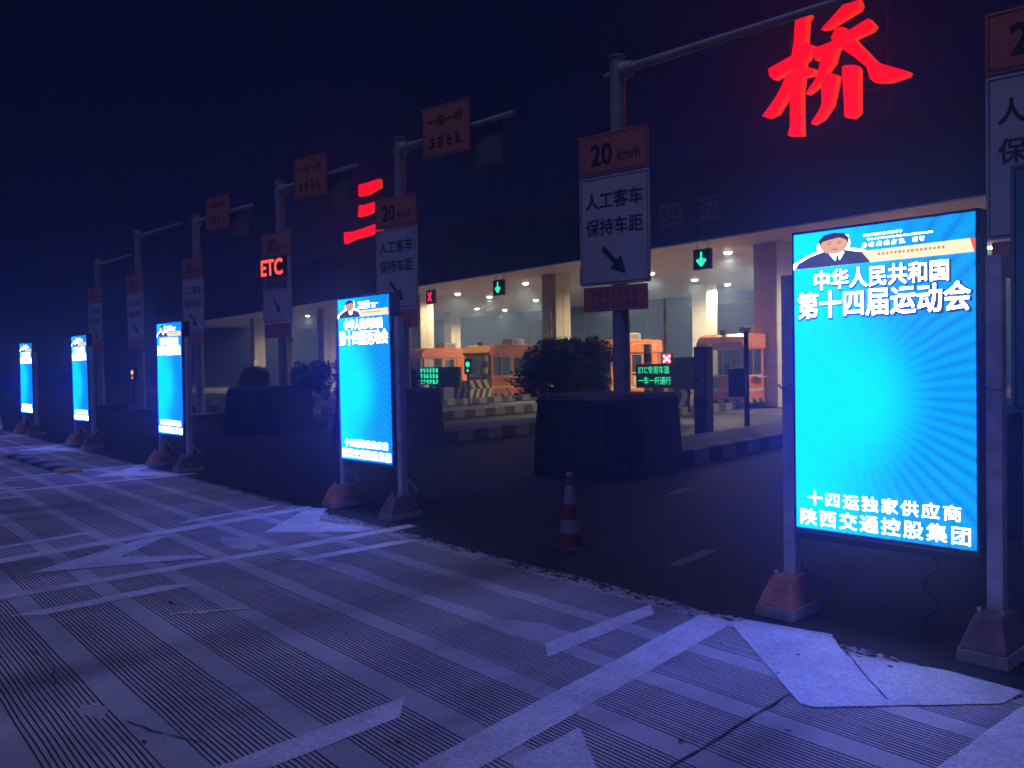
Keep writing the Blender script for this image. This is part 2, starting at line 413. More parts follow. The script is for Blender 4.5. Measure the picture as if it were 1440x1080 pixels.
gm = bpy.data.materials.new('window_glass'); n_, l_ = nodes(gm)
gb = n_['Principled BSDF']; gb.inputs['Base Color'].default_value = (0.03, 0.045, 0.07, 1); gb.inputs['Roughness'].default_value = 0.06
gb.inputs['Alpha'].default_value = 0.55
M['glass'] = gm

for key, lo, hi in (('letter_face', 1.1, 2.3), ('led_red', .9, .9)):
    n_, l_ = nodes(M[key]); tc_ = n_.new('ShaderNodeTexCoord'); nz_ = n_.new('ShaderNodeTexNoise'); nz_.inputs['Scale'].default_value = 3.5
    l_.new(tc_.outputs['Object'], nz_.inputs['Vector'])
    mp_ = n_.new('ShaderNodeMapRange'); mp_.inputs['From Min'].default_value = .35; mp_.inputs['From Max'].default_value = .65; mp_.inputs['To Min'].default_value = lo; mp_.inputs['To Max'].default_value = hi
    l_.new(nz_.outputs['Fac'], mp_.inputs['Value']); l_.new(mp_.outputs['Result'], n_['Principled BSDF'].inputs['Emission Strength'])

# ================================================================== GROUND
g = MB(); g.poly([(-160, -140, -0.06), (140, -140, -0.06), (140, 160, -0.06), (-160, 160, -0.06)])
tag(g.build('ground', M['asphalt_shade']), kind='structure')

# concrete apron in front of the screens: grooved bands running parallel to the row of screens
BAND, FLAT, NG = 0.56, 0.145, 16
GW, GD = 0.0092, 0.010
profile = [(-16.0, 0.0, 0), (-1.63, 0.0, 0)]         # (y, z, material of the strip that ends here)
y = -1.63
while y < 4.3:
    y0 = y + FLAT
    pitch = (BAND - FLAT) / NG
    for k in range(NG):
        gc = y0 + (k + 0.5) * pitch
        profile += [(gc - GW / 2, 0.0, 0), (gc - GW / 2 + 0.0015, -GD, 1), (gc + GW / 2 - 0.0015, -GD, 1), (gc + GW / 2, 0.0, 1)]
    y += BAND
profile += [(4.95, 0.0, 0)]
xs = [-60, -45, -34, -27, -22, -18, -15.5] + [-14 + 0.32 * i for i in range(51)] + [3.2, 6.5, 10]
verts, faces, mi = [], [], []
np_ = len(profile)
for ix, x in enumerate(xs):
    for j, (yy, zz, mm) in enumerate(profile):
        jt = 0.0
        if 1 < j < np_ - 1:
            grp = (j - 2) // 4
            jt = 0.0022 * math.sin(grp * 12.9898 + ix * 2.17) + 0.0015 * math.sin(grp * 4.1 + ix * 5.3)
            z2 = zz
            if zz < 0:
                # some grooves are worn shallow or filled
                wv = math.sin(grp * 1.93 + x * 0.31) + math.sin(grp * 0.37 - x * 0.83 + 1.0) + 0.6 * math.sin(x * 1.9 + grp * 0.9)
                z2 = -GD if wv < 0.85 else -GD * max(0.05, 1 - (wv - 0.85) * 1.5)
            zz = z2
        verts.append((x, yy + jt, zz))
for ix in range(len(xs) - 1):
    for j in range(np_ - 1):
        a = ix * np_ + j
        faces.append((a, a + np_, a + np_ + 1, a + 1)); mi.append(profile[j + 1][2])
me = bpy.data.meshes.new('apron'); me.from_pydata(verts, [], faces)
me.materials.append(M['concrete']); me.materials.append(M['groove'])
for p, k in zip(me.polygons, mi): p.material_index = k
apron = tag(link('concrete_apron', me), 'grooved pale concrete apron in front of the lit screens', kind='structure')

# plaza floor behind the screens: approach coloured dark as shade, then concrete under the canopy
g = MB(); g.poly([(-120, 4.9, -0.016), (40, 4.9, -0.016), (40, 23.4, -0.016), (-120, 23.4, -0.016)])
road = tag(g.build('approach_road', M['asphalt_shade']), 'road coloured near black for shade between the screens and the toll canopy', kind='structure')
g = MB(); g.poly([(-84, 23.2, -0.012), (8, 23.2, -0.012), (8, 46, -0.012), (-84, 46, -0.012)])
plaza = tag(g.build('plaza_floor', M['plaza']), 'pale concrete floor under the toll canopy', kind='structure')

# ---- painted markings on the apron
def marking(name, pts, mat, z=0.004, parent=apron, wob=0.0045, step=0.06):
    """a thin sheet of paint with slightly uneven edges"""
    out = []
    n = len(pts)
    for i in range(n):
        a, b = Vector(pts[i]), Vector(pts[(i + 1) % n])
        L = (b - a).length; k = max(1, int(L / step))
        nr = Vector((-(b - a).y, (b - a).x)).normalized() if L > 0 else Vector((0, 0))
        for j in range(k):
            p = a.lerp(b, j / k) + (nr * random.uniform(-wob, wob) if j else Vector((0, 0)))
            out.append((p.x, p.y, z))
    m = MB(); m.poly(out)
    o = m.build(name, mat, parent)
    bm = bmesh.new(); bm.from_mesh(o.data); bmesh.ops.triangulate(bm, faces=bm.faces); 
    bmesh.ops.recalc_face_normals(bm, faces=bm.faces)
    for f in bm.faces:
        if f.normal.z < 0: f.normal_flip()
    bm.to_mesh(o.data); bm.free()
    return o

def strip(name, p0, p1, w0, w1, mat, **k):
    a, b = Vector(p0), Vector(p1); d = (b - a).normalized(); nn = Vector((-d.y, d.x))
    return marking(name, [a - nn * w0 / 2, b - nn * w1 / 2, b + nn * w1 / 2, a + nn * w0 / 2], mat, **k)

# lane edge lines and the slanted slow-down dashes beside them
marking('lane_line', [(-2.32, -0.9), (-2.10, -0.9), (-2.83, 2.17), (-3.30, 4.60), (-3.56, 4.62), (-3.02, 1.96)], M['paint'])
marking('lane_line', [(-7.52, -2.0), (-7.34, -2.0), (-7.36, 1.13), (-7.38, 2.2), (-7.42, 3.5), (-7.55, 5.0), (-7.72, 5.0), (-7.60, 3.5), (-7.54, 1.9), (-7.53, 1.1)], M['paint'])
marking('lane_line', [(-8.42, -2.0), (-8.22, -2.0), (-8.76, 1.35), (-9.06, 2.7), (-9.42, 4.75), (-9.62, 4.78), (-9.28, 2.72), (-9.00, 1.39)], M['paint'])
marking('lane_line', [(-1.36, -0.6), (-1.16, -0.6), (-1.30, 4.9), (-1.57, 4.95), (-1.56, 3.57)], M['paint'])
marking('lane_line', [(-14.15, -2), (-13.97, -2), (-13.92, 3), (-13.98, 5.0), (-14.15, 5.0), (-14.12, 2)], M['paint'])
marking('lane_line', [(-15.25, -2), (-15.05, -2), (-15.75, 3.0), (-16.0, 5.0), (-16.2, 5.0), (-15.95, 3.0)], M['paint'])
for xa, xb in ((-20.3, -20.4), (-21.6, -22.3), (-26.0, -26.2), (-27.3, -28.2)):
    strip('lane_line', (xa, -2), (xb, 5.0), 0.18, 0.18, M['paint'])
for pts in ([(-3.43, 1.50), (-3.50, 2.19), (-3.70, 2.35), (-3.59, 1.30)],
            [(-3.64, 3.29), (-3.78, 4.39), (-3.94, 4.53), (-3.83, 3.44)],
            [(-3.23, -0.6), (-3.33, 0.30), (-3.50, 0.42), (-3.40, -0.5)],
            [(-6.82, 1.08), (-6.68, 1.29), (-6.77, 2.40), (-6.92, 2.19)],
            [(-7.06, 3.30), (-6.90, 3.42), (-6.92, 4.66), (-7.07, 4.50)],
            [(-9.58, 3.20), (-9.74, 3.36), (-10.02, 4.58), (-9.86, 4.44)],
            [(-9.42, 1.18), (-9.58, 1.30), (-9.86, 2.42), (-9.70, 2.30)],
            [(-13.4, 1.2), (-13.25, 1.35), (-13.28, 2.4), (-13.43, 2.25)]):
    marking('slow_dash', pts, M['paint'])
# gore chevrons pointing back at the traffic
for pts in ([(-8.15, 1.46), (-7.66, 2.79), (-7.80, 2.80), (-8.26, 2.22), (-8.97, 2.87), (-9.05, 2.74)],
            [(-8.40, 3.66), (-7.70, 4.42), (-7.78, 4.62), (-8.60, 4.38), (-9.30, 4.86), (-9.50, 4.72)],
            [(-2.29, 3.74), (-2.22, 3.76), (-1.64, 4.46), (-1.63, 4.70), (-2.02, 4.72), (-2.50, 4.55), (-2.75, 4.84), (-3.26, 4.72), (-3.31, 4.58)],
            [(-2.02, 1.60), (-1.55, 2.40), (-1.60, 2.62), (-2.42, 2.46), (-2.83, 2.75), (-2.78, 2.30)],
            [(-14.9, 3.6), (-14.2, 4.5), (-14.25, 4.8), (-15.1, 4.4), (-15.85, 4.85), (-15.9, 4.6)],
            [(-14.7, 1.4), (-14.25, 2.3), (-14.3, 2.6), (-14.85, 2.2), (-15.5, 2.6), (-15.5, 2.3)],
            [(-21.1, 3.6), (-20.5, 4.5), (-20.55, 4.8), (-21.2, 4.4), (-22.05, 4.85), (-22.1, 4.6)]):
    marking('gore_chevron', pts, M['chevron'], z=0.0055)
# cracks and mortar patches
def crack(pts, w=0.010):
    m = MB(); L, Rr = [], []
    dense = []
    for a, b in zip(pts[:-1], pts[1:]):
        a, b = Vector(a), Vector(b); k = max(2, int((b - a).length / 0.06))
        for j in range(k): dense.append(a.lerp(b, j / k) + Vector((random.uniform(-.008, .008), random.uniform(-.008, .008))))
    dense.append(Vector(pts[-1]))
    for i in range(len(dense) - 1):
        a, b = dense[i], dense[i + 1]; d = (b - a).normalized(); nn = Vector((-d.y, d.x)) * w * random.uniform(.3, .7)
        m.poly([(*(a - nn), 0.0085), (*(b - nn), 0.0085), (*(b + nn), 0.0085), (*(a + nn), 0.0085)])
    return m.build('crack', M['crack'], apron)
crack([(-2.27, 2.60), (-2.31, 2.9), (-2.36, 3.4), (-2.40, 3.82)])
crack([(-2.72, 4.80), (-2.35, 4.42), (-2.03, 4.10)], 0.007)
crack([(-4.35, 1.18), (-4.1, 1.26), (-3.85, 1.38)], 0.008)
crack([(-5.0, 1.0), (-5.5, 1.1), (-5.9, 1.05)], 0.006)
def blob(cx, cy, rx, ry, n=18):
    ph = [random.uniform(0, 6.28) for _ in range(4)]
    return [(cx + rx * math.cos(a) * (1 + .18 * math.sin(3 * a + ph[0]) + .1 * math.sin(5 * a + ph[1])),
             cy + ry * math.sin(a) * (1 + .18 * math.sin(2 * a + ph[2]) + .1 * math.sin(7 * a + ph[3]))) for a in [2 * math.pi * i / n for i in range(n)]]
for c in ((-4.62, 1.10, .12, .05), (-4.05, 3.55, .35, .16), (-8.1, 3.3, .35, .18), (-6.2, 3.5, .5, .10)):
    marking('mortar_patch', blob(*c), M['concrete'], z=0.002, wob=0.004, step=0.06)
for c in ((-3.26, 2.03, .018, .012), (-2.42, 2.98, .016, .014), (-4.05, 1.17, .02, .012), (-3.63, 2.64, .014, .01), (-2.68, 4.35, .012, .012), (-2.6, 4.02, .012, .008), (-2.16, 3.42, .018, .01), (-6.35, 2.05, .05, .02), (-3.1, 4.2, .01, .01), (-2.24, 4.55, .016, .012)):
    marking('tar_spot', blob(*c, n=10), M['crack'], z=0.0095, wob=0, step=1)
# white scuffed paint spill by the dashes
for pts in ([(-6.05, 2.02), (-6.02, 2.0), (-5.9, 2.13), (-5.92, 2.16)], [(-6.0, 2.12), (-5.97, 2.10), (-5.80, 2.42), (-5.83, 2.43)], [(-6.08, 1.95), (-6.04, 1.95), (-6.02, 2.10), (-6.06, 2.1)]):
    marking('paint_spill', pts, M['paint'], z=0.0065, wob=0.003, step=.05)
# lines on the approach road beside the islands
for x0, y0, x1, y1 in ((-9.0, 10.6, -9.75, 15.5), (-7.1, 8.6, -7.3, 9.2), (-4.6, 5.6, -4.75, 6.3), (-15.2, 10.6, -16.0, 15.5), (-21.3, 10.6, -22.1, 15.5)):
    strip('lane_line', (x0, y0), (x1, y1), 0.12, 0.12, M['paint_old'], parent=road, z=-0.011)

# ragged dark strip, painted shade where the screens' light cuts off
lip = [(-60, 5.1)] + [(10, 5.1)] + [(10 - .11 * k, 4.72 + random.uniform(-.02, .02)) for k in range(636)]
marking('shade_lip', lip, M['asphalt_shade'], z=0.0025, parent=road, wob=0.0, step=5)

# dark flecks over the apron edge, imitating the fade into shade
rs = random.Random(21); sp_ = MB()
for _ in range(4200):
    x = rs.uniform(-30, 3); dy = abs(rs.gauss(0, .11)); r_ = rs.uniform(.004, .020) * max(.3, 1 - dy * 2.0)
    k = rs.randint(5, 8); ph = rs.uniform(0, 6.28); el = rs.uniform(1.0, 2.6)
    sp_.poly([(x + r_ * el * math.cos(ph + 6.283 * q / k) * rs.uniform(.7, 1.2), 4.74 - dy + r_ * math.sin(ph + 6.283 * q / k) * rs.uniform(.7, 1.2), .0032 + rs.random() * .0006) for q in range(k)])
tag(sp_.build('shade_flecks', M['asphalt_shade'], road), kind='stuff')

# rubber speed hump lying across a far lane
hump = empty('speed_hump', (-18.0, 3.45, 0.004), R(2.0))
tag(hump, 'worn black speed hump with orange end lying across a far lane', 'speed hump')
for k in range(9):
    x0 = -2.25 + k * 0.5
    m = MB(); m.prism([(-0.19, 0.0), (0.19, 0.0), (0.13, 0.035), (0.06, 0.05), (-0.06, 0.05), (-0.13, 0.035)], 0, 0.49)
    o = m.build('segment', M['bump_yellow'] if k in (0, 8) else M['rubber'] if k % 2 else M['grey_metal'], hump)
    o.location = (x0 + 0.49, 0, 0); o.rotation_euler = (0, 0, R(90))

# ================================================================== LED SCREENS
SW, SH, SZ = 1.108, 1.92, 0.594
ILLEG = 'illegible'
def bars(name, x0, x1, z, h, mat, y, parent, n, seedv, gap=0.25):
    """a row of small print too fine to read: marks of unequal width"""
    rnd = random.Random(seedv); m = MB(); step = (x1 - x0) / n
    for i in range(n):
        xa = x0 + i * step; w = step * (1 - gap)
        for q in range(3):
            zz = z - h / 2 + h * (q + 0.1) / 3; hh = h * 0.2
            wa = w * rnd.uniform(0.5, 1.0); xo = rnd.uniform(0, w - wa)
            m.poly([(xa + xo, y, zz), (xa + xo + wa, y, zz), (xa + xo + wa, y, zz + hh), (xa + xo, y, zz + hh)])
        xo = xa + w * rnd.uniform(.2, .7)
        m.poly([(xo, y - .0004, z - h / 2), (xo + w * .16, y - .0004, z - h / 2), (xo + w * .16, y - .0004, z + h / 2), (xo, y - .0004, z + h / 2)])
    return tag(m.build(name, mat, parent), kind='stuff')

def make_screen():
    root = empty('led_screen')
    m = MB(); m.box(-SW / 2 - .018, SW / 2 + .018, -.07, .06, SZ - .018, SZ + SH + .018)
    m.build('cabinet', M['cabinet'], root, bevel=.006)
    d = MB(); d.poly([(-SW / 2, 0, 0), (SW / 2, 0, 0), (SW / 2, 0, SH), (-SW / 2, 0, SH)])
    disp = d.build('display', M['led'], root); disp.location = (0, -.0735, SZ)
    def U(u): return (u - .5) * SW
    def V(v): return (1 - v) * SH               # v measured from the top
    # banner with portrait, cream strip and small print
    b = MB(); b.poly([(U(.36), -.0015, V(.118)), (U(1.0), -.0015, V(.118)), (U(1.0), -.0015, V(.076)), (U(.40), -.0015, V(.080))])
    b.build('banner_strip', M['led_cream'], disp)
    b = MB(); b.poly([(U(.995), -.002, V(.118)), (U(1.0), -.002, V(.118)), (U(1.0), -.002, V(.076)), (U(.975), -.002, V(.076))])
    b.build('banner_end', M['led_red'], disp)
    bars('small_print', U(.50), U(.86), V(.094), .016, M['led_brown'], -.0026, disp, 16, 5)
    bars('small_print', U(.42), U(.64), V(.030), .014, M['led_white'], -.0026, disp, 10, 6)
    bars('small_print', U(.44), U(.80), V(.044), .010, M['led_white'], -.0026, disp, 18, 8)
    bars('small_print', U(.41), U(.66), V(.061), .026, M['led_white'], -.0026, disp, 6, 9)
    bars('small_print', U(.69), U(.76), V(.061), .026, M['led_white'], -.0026, disp, 2, 10)
    # portrait of a man in a dark suit
    p = MB()
    p.poly([(U(.155), -.0012, V(.080)), (U(.145), -.0012, V(.045)), (U(.19), -.0012, V(.018)), (U(.27), -.0012, V(.010)), (U(.335), -.0012, V(.022)), (U(.345), -.0012, V(.05)), (U(.32), -.0012, V(.082))])
    p.poly([(U(.0), -.0012, V(.118)), (U(.0), -.0012, V(.098)), (U(.09), -.0012, V(.075)), (U(.17), -.0012, V(.062)), (U(.33), -.0012, V(.062)), (U(.43), -.0012, V(.076)), (U(.49), -.0012, V(.118))])
    p.build('portrait_outline', M['led_white'], disp)
    p = MB(); p.poly([(U(.005), -.0018, V(.118)), (U(.03), -.0018, V(.098)), (U(.10), -.0018, V(.080)), (U(.18), -.0018, V(.068)), (U(.31), -.0018, V(.068)), (U(.41), -.0018, V(.081)), (U(.46), -.0018, V(.118))])
    p.build('portrait_suit', M['led_suit'], disp)
    p = MB(); p.poly([(U(.22), -.0022, V(.076)), (U(.27), -.0022, V(.110)), (U(.31), -.0022, V(.076)), (U(.29), -.0022, V(.066)), (U(.24), -.0022, V(.066))])
    p.build('portrait_shirt', M['led_white'], disp)
    p = MB(); p.poly([(U(.262), -.0026, V(.083)), (U(.258), -.0026, V(.105)), (U(.27), -.0026, V(.112)), (U(.282), -.0026, V(.105)), (U(.278), -.0026, V(.083))])
    p.build('portrait_tie', M['led_suit'], disp)
    p = MB(); p.poly([(U(.25 + .085 * math.cos(t)), -.0030, V(.047 + .032 * math.sin(t))) for t in [-2 * math.pi * i / 20 for i in range(20)]])
    p.build('portrait_face', M['led_skin'], disp)
    p = MB(); p.poly([(U(.160), -.0034, V(.050)), (U(.158), -.0034, V(.030)), (U(.19), -.0034, V(.014)), (U(.25), -.0034, V(.0085)), (U(.31), -.0034, V(.014)), (U(.34), -.0034, V(.030)), (U(.338), -.0034, V(.050)), (U(.322), -.0034, V(.036)), (U(.285), -.0034, V(.026)), (U(.23), -.0034, V(.030)), (U(.182), -.0034, V(.034))][::-1])
    for ex in (.222, .282):
        p.poly([(U(ex - .018), -.0034, V(.0405)), (U(ex), -.0034, V(.0375)), (U(ex + .018), -.0034, V(.0405)), (U(ex), -.0034, V(.0395))][::-1])
        p.poly([(U(ex - .009), -.0034, V(.0465)), (U(ex + .009), -.0034, V(.0465)), (U(ex + .009), -.0034, V(.0445)), (U(ex - .009), -.0034, V(.0445))])
    p.poly([(U(.238), -.0034, V(.0645)), (U(.268), -.0034, V(.0645)), (U(.274), -.0034, V(.0625)), (U(.232), -.0034, V(.0625))])
    p.build('portrait_hair', M['led_hair'], disp)
    # headline and sponsor lines
    for body, u0, u1, v, h, w in (('中华人民共和国', .13, .87, .162, .122, .010), ('第十四届运动会', .025, .975, .243, .166, .011)):
        sh = link('headline_shadow', text_mesh(body, (u1 - u0) * SW * 1.012, h * 1.06, M['led_navy'], w + .025, y=-.0015), disp, ((U((u0 + u1) / 2) + .006, 0, V(v) - .006)))
        link('headline', text_mesh(body, (u1 - u0) * SW, h, M['led_white'], w, y=-.0040), disp, (U((u0 + u1) / 2), 0, V(v)))
    for body, u0, u1, v, h in (('十四运独家供应商', .075, .925, .895, .092), ('陕西交通控股集团', .03, .97, .960, .105)):
        link('sponsor_line', text_mesh(body, (u1 - u0) * SW, h, M['led_white'], .004, spacing=1.22, y=-.0030), disp, (U((u0 + u1) / 2), 0, V(v)))
    px = SW / 2 + .078
    for sgn in (-1, 1):
        m = MB(); m.box(sgn * px - .042, sgn * px + .042, -.035, .045, .255, SZ + SH - .25)
        m.build('post', M['galv'], root, bevel=.006)
        bl = MB(); bl.frustum(sgn * px, -.03, .075, .255, .25, .42, .14, .24)
        blk = bl.build('ballast_block', M['ballast'] if sgn < 0 else M['ballast_dark'], root, bevel=.012)
        ft = MB(); ft.frustum(sgn * px, -.03, .0, .073, .275, .45, .255, .425)
        ft.build('foot_band', M['band'], blk, bevel=.008)
        bo = MB()
        for q in (-.06, .06): bo.tube((sgn * px + q, -.10, .262), (sgn * px + q, -.10, .285), .012, n=6)
        bo.build('anchor_bolt', M['galv'], blk)
        br = MB(); br.tube((sgn * px, .05, .45), (sgn * px, .20, .27), .018, n=8)
        br.build('brace', M['galv'], root)
        h = MB(); x = sgn * (SW / 2 + .035); zz = 1.52
        h.path([(x, -.05, zz + .02), (x + sgn * .03, -.055, zz - .01), (x + sgn * .075, -.055, zz - .012), (x + sgn * .10, -.05, zz + .012)], .007, 6)
        h.build('handle', M['band'], root, smooth=True)
    cb = MB(); cb.box(-px + .05, px - .05, .015, .040, .50, .545)
    cb.build('crossbar', M['cabinet'], root)
    cable = MB(); pts = [(.25 + .05 * math.sin(i * 1.1), .06, .50 - .042 * i) for i in range(12)]
    cable.path(pts, .009, 6); cable.build('power_cable', M['rubber'], root, smooth=True)
    return root

scr0 = make_screen()
screens = [(-3.114, 5.05, 2.6, 'largest lit cyan LED poster screen on two posts, nearest the camera'),
           (-9.31, 5.08, 1.6, 'second largest lit cyan LED poster screen, below the red 三'),
           (-15.67, 4.92, 2.2, 'lit cyan LED poster screen third from the right, beside the far speed hump'),
           (-21.71, 4.93, 2.2, 'lit cyan LED poster screen second from the left end of the row'),
           (-27.35, 4.85, 4.0, 'smallest lit cyan LED poster screen at the far left end of the row')]
for i, (lx, ly, rz, lab) in enumerate(screens):
    o = scr0 if i == 0 else copy_tree(scr0)
    a = R(rz)
    o.location = (lx + SW / 2 * math.cos(a), ly + SW / 2 * math.sin(a) + .0735, 0.0)
    o.rotation_euler = ((0, R(.3), R(-.35), R(.2), R(-.3))[i], (0, R(.15), R(.25), R(-.3), R(.35))[i], a)
    tag(o, lab, 'screen', 'LED poster screens standing in a row across the apron')

# ================================================================== TRAFFIC ISLANDS
SL = 0.171
ISL = [-3.2, -9.49, -15.97, -22.03, -28.43, -34.69, -40.45]
ROT = math.atan(SL)
kerb_a = MB(); kerb_a.box(-.09, .09, -.245, .245, 0, .26)
kerb_l = kerb_a.mesh('kerb_block', M['kerb_light'], bevel=.02)
kerb_d = kerb_a.mesh('kerb_block_dark', M['kerb_dark'], bevel=.02)
isl_obj = []
for i, x in enumerate(ISL):
    o = empty('traffic_island', (x, 10.3, 0), ROT); tag(o, kind='structure')
    m = MB(); n = 10
    m.prism([(-.72, .0), (.72, .0), (.72, .22), (-.72, .22)], 0.3, 34)
    m.build('island_slab', M['island'], o)
    for k in range(44 if i < 5 else 30):
        link('kerb_block', kerb_l if k % 2 else kerb_d, o, (.81, .5 + k * .5, 0))
    isl_obj.append(o)

def at_island(i, lx, ly, z=0.0):
    c, s = math.cos(ROT), math.sin(ROT)
    return (ISL[i] + lx * c - ly * s, 10.3 + lx * s + ly * c, z)

# rounded crash noses at the head of the islands
def nose_mesh(w=1.9, d=1.6, h=1.28):
    m = MB(); n = 22; prof = [(1.0, 0.0), (.985, .35), (.95, .8), (.915, 1.15), (.89, h - .04), (.86, h)]
    b = 0
    ring = []
    for s_, z in prof:
        for i in range(n + 1):
            a = math.pi * i / n
            fold = 1 + .018 * math.sin(9 * a + z * 2) + .012 * math.sin(17 * a)
            m.v.append((-math.cos(a) * w / 2 * s_ * fold, -abs(math.sin(a)) ** .7 * d * .55 * s_ * fold, z))
        m.v.append((w / 2 * s_, d * .45, z)); m.v.append((-w / 2 * s_, d * .45, z))
    N = n + 3
    for k in range(len(prof) - 1):
        for i in range(N):
            j = (i + 1) % N
            m.f.append((k * N + i, k * N + j, (k + 1) * N + j, (k + 1) * N + i)); m.m.append(0)
    m.f.append(tuple((len(prof) - 1) * N + i for i in range(N))); m.m.append(0)
    return m.mesh('crash_nose', M['nose'], smooth=False)
nm = nose_mesh(1.95, 1.9, 1.22)
nose_lab = ['dark rounded crash nose behind the nearest screen at the right edge', 'big dark rounded crash nose right behind the lone traffic cone',
            'dark rounded crash nose behind the second nearest screen', 'dark rounded crash nose left of the second nearest screen, under the ETC sign']
for i in range(4):
    o = link('crash_nose', nm, None, at_island(i, -.02, -.6), (0, 0, ROT))
    tag(o, nose_lab[i], 'crash barrier', 'crash noses at the heads of the islands')

# ---- shrubs growing on the islands
def shrub_mesh(seed, w, h):
    rnd = random.Random(seed); m = MB()
    clumps = [(rnd.uniform(-.36, .36) * w, rnd.uniform(-.36, .36) * w, rnd.uniform(.25, .82) * h, rnd.uniform(.14, .26) * w) for _ in range(34)]
    for cx, cy, cz, r in clumps:
        for _ in range(150):
            d = Vector((rnd.gauss(0, 1), rnd.gauss(0, 1), rnd.gauss(0, 1))).normalized() * r * rnd.uniform(.5, 1.08)
            c = Vector((cx, cy, cz)) + d
            u = Vector((rnd.gauss(0, 1), rnd.gauss(0, 1), rnd.gauss(0, .6))).normalized(); v = u.orthogonal().normalized()
            s = rnd.uniform(.04, .085)
            m.poly([c - u * s, c + v * s * .5, c + u * s * 1.2, c - v * s * .5])
    return m.mesh('crown', M['leaf'])
sh = [shrub_mesh(3, 1.5, 2.0), shrub_mesh(11, 1.3, 2.1)]
stem = MB()
for k in range(5):
    a = k * 1.26; stem.tube((.05 * math.cos(a), .05 * math.sin(a), 0), (.3 * math.cos(a), .3 * math.sin(a), 1.2), .025, .012, n=6)
stem_me = stem.mesh('stem', M['bark'])
shrubs = [(2, 5.2, 0, 1.14, 'dark bushy shrub on the island right of the second nearest screen'),
          (2, 6.6, 1, 1.14, 'dark upright shrub just behind the bushy one right of the second nearest screen'),
          (3, 3.0, 1, .98, 'dark shrub on the island below the ETC sign, nearer of two'),
          (3, 4.0, 0, 1.02, 'dark shrub on the island below the ETC sign, farther of two'),
          (4, 4.5, 0, .95, 'dark shrub on the island left of the ETC sign, nearer of two'),
          (4, 6.3, 1, .95, 'dark shrub on the island left of the ETC sign, farther of two'),
          (5, 5.0, 0, .85, 'dark low shrub on the far left island behind the third screen')]
for i, ly, k, sc, lab in shrubs:
    o = empty('shrub', at_island(i, 0, ly, .215), random.uniform(0, 6)); o.scale = (sc, sc, sc)
    link('crown', sh[k], o); link('stem', stem_me, o)
    tag(o, lab, 'shrub', 'shrubs on the traffic islands')

# ================================================================== SIGN POLES
def sign_board(name, parent, w, h, x, z, mat, y=-.16, border=True, rim=M['sign_ink']):
    m = MB(); m.box(-w / 2, w / 2, -.012, .012, -h / 2, h / 2)
    o = m.build(name, mat, parent, bevel=.004); o.location = (x, y, z)
    if border:
        t = .014; e = .03; f = MB(); yy = -.0145
        for (a, b, c, d) in ((-w / 2 + e, w / 2 - e, -h / 2 + e, -h / 2 + e + t), (-w / 2 + e, w / 2 - e, h / 2 - e - t, h / 2 - e),
                             (-w / 2 + e, -w / 2 + e + t, -h / 2 + e + t, h / 2 - e - t), (w / 2 - e - t, w / 2 - e, -h / 2 + e + t, h / 2 - e - t)):
            f.poly([(a, yy, c), (b, yy, c), (b, yy, d), (a, yy, d)])
        f.build('border', rim, o)
    return o

def arrow_mesh(L, mat, ang):
    pts = [(-.5, -.07), (.05, -.07), (.05, -.24), (.5, 0), (.05, .24), (.05, .07), (-.5, .07)]
    c, s = math.cos(ang), math.sin(ang)
    m = MB(); m.poly([((x * c - z * s) * L, -.016, (x * s + z * c) * L) for x, z in pts])
    return m.mesh('arrow', mat)

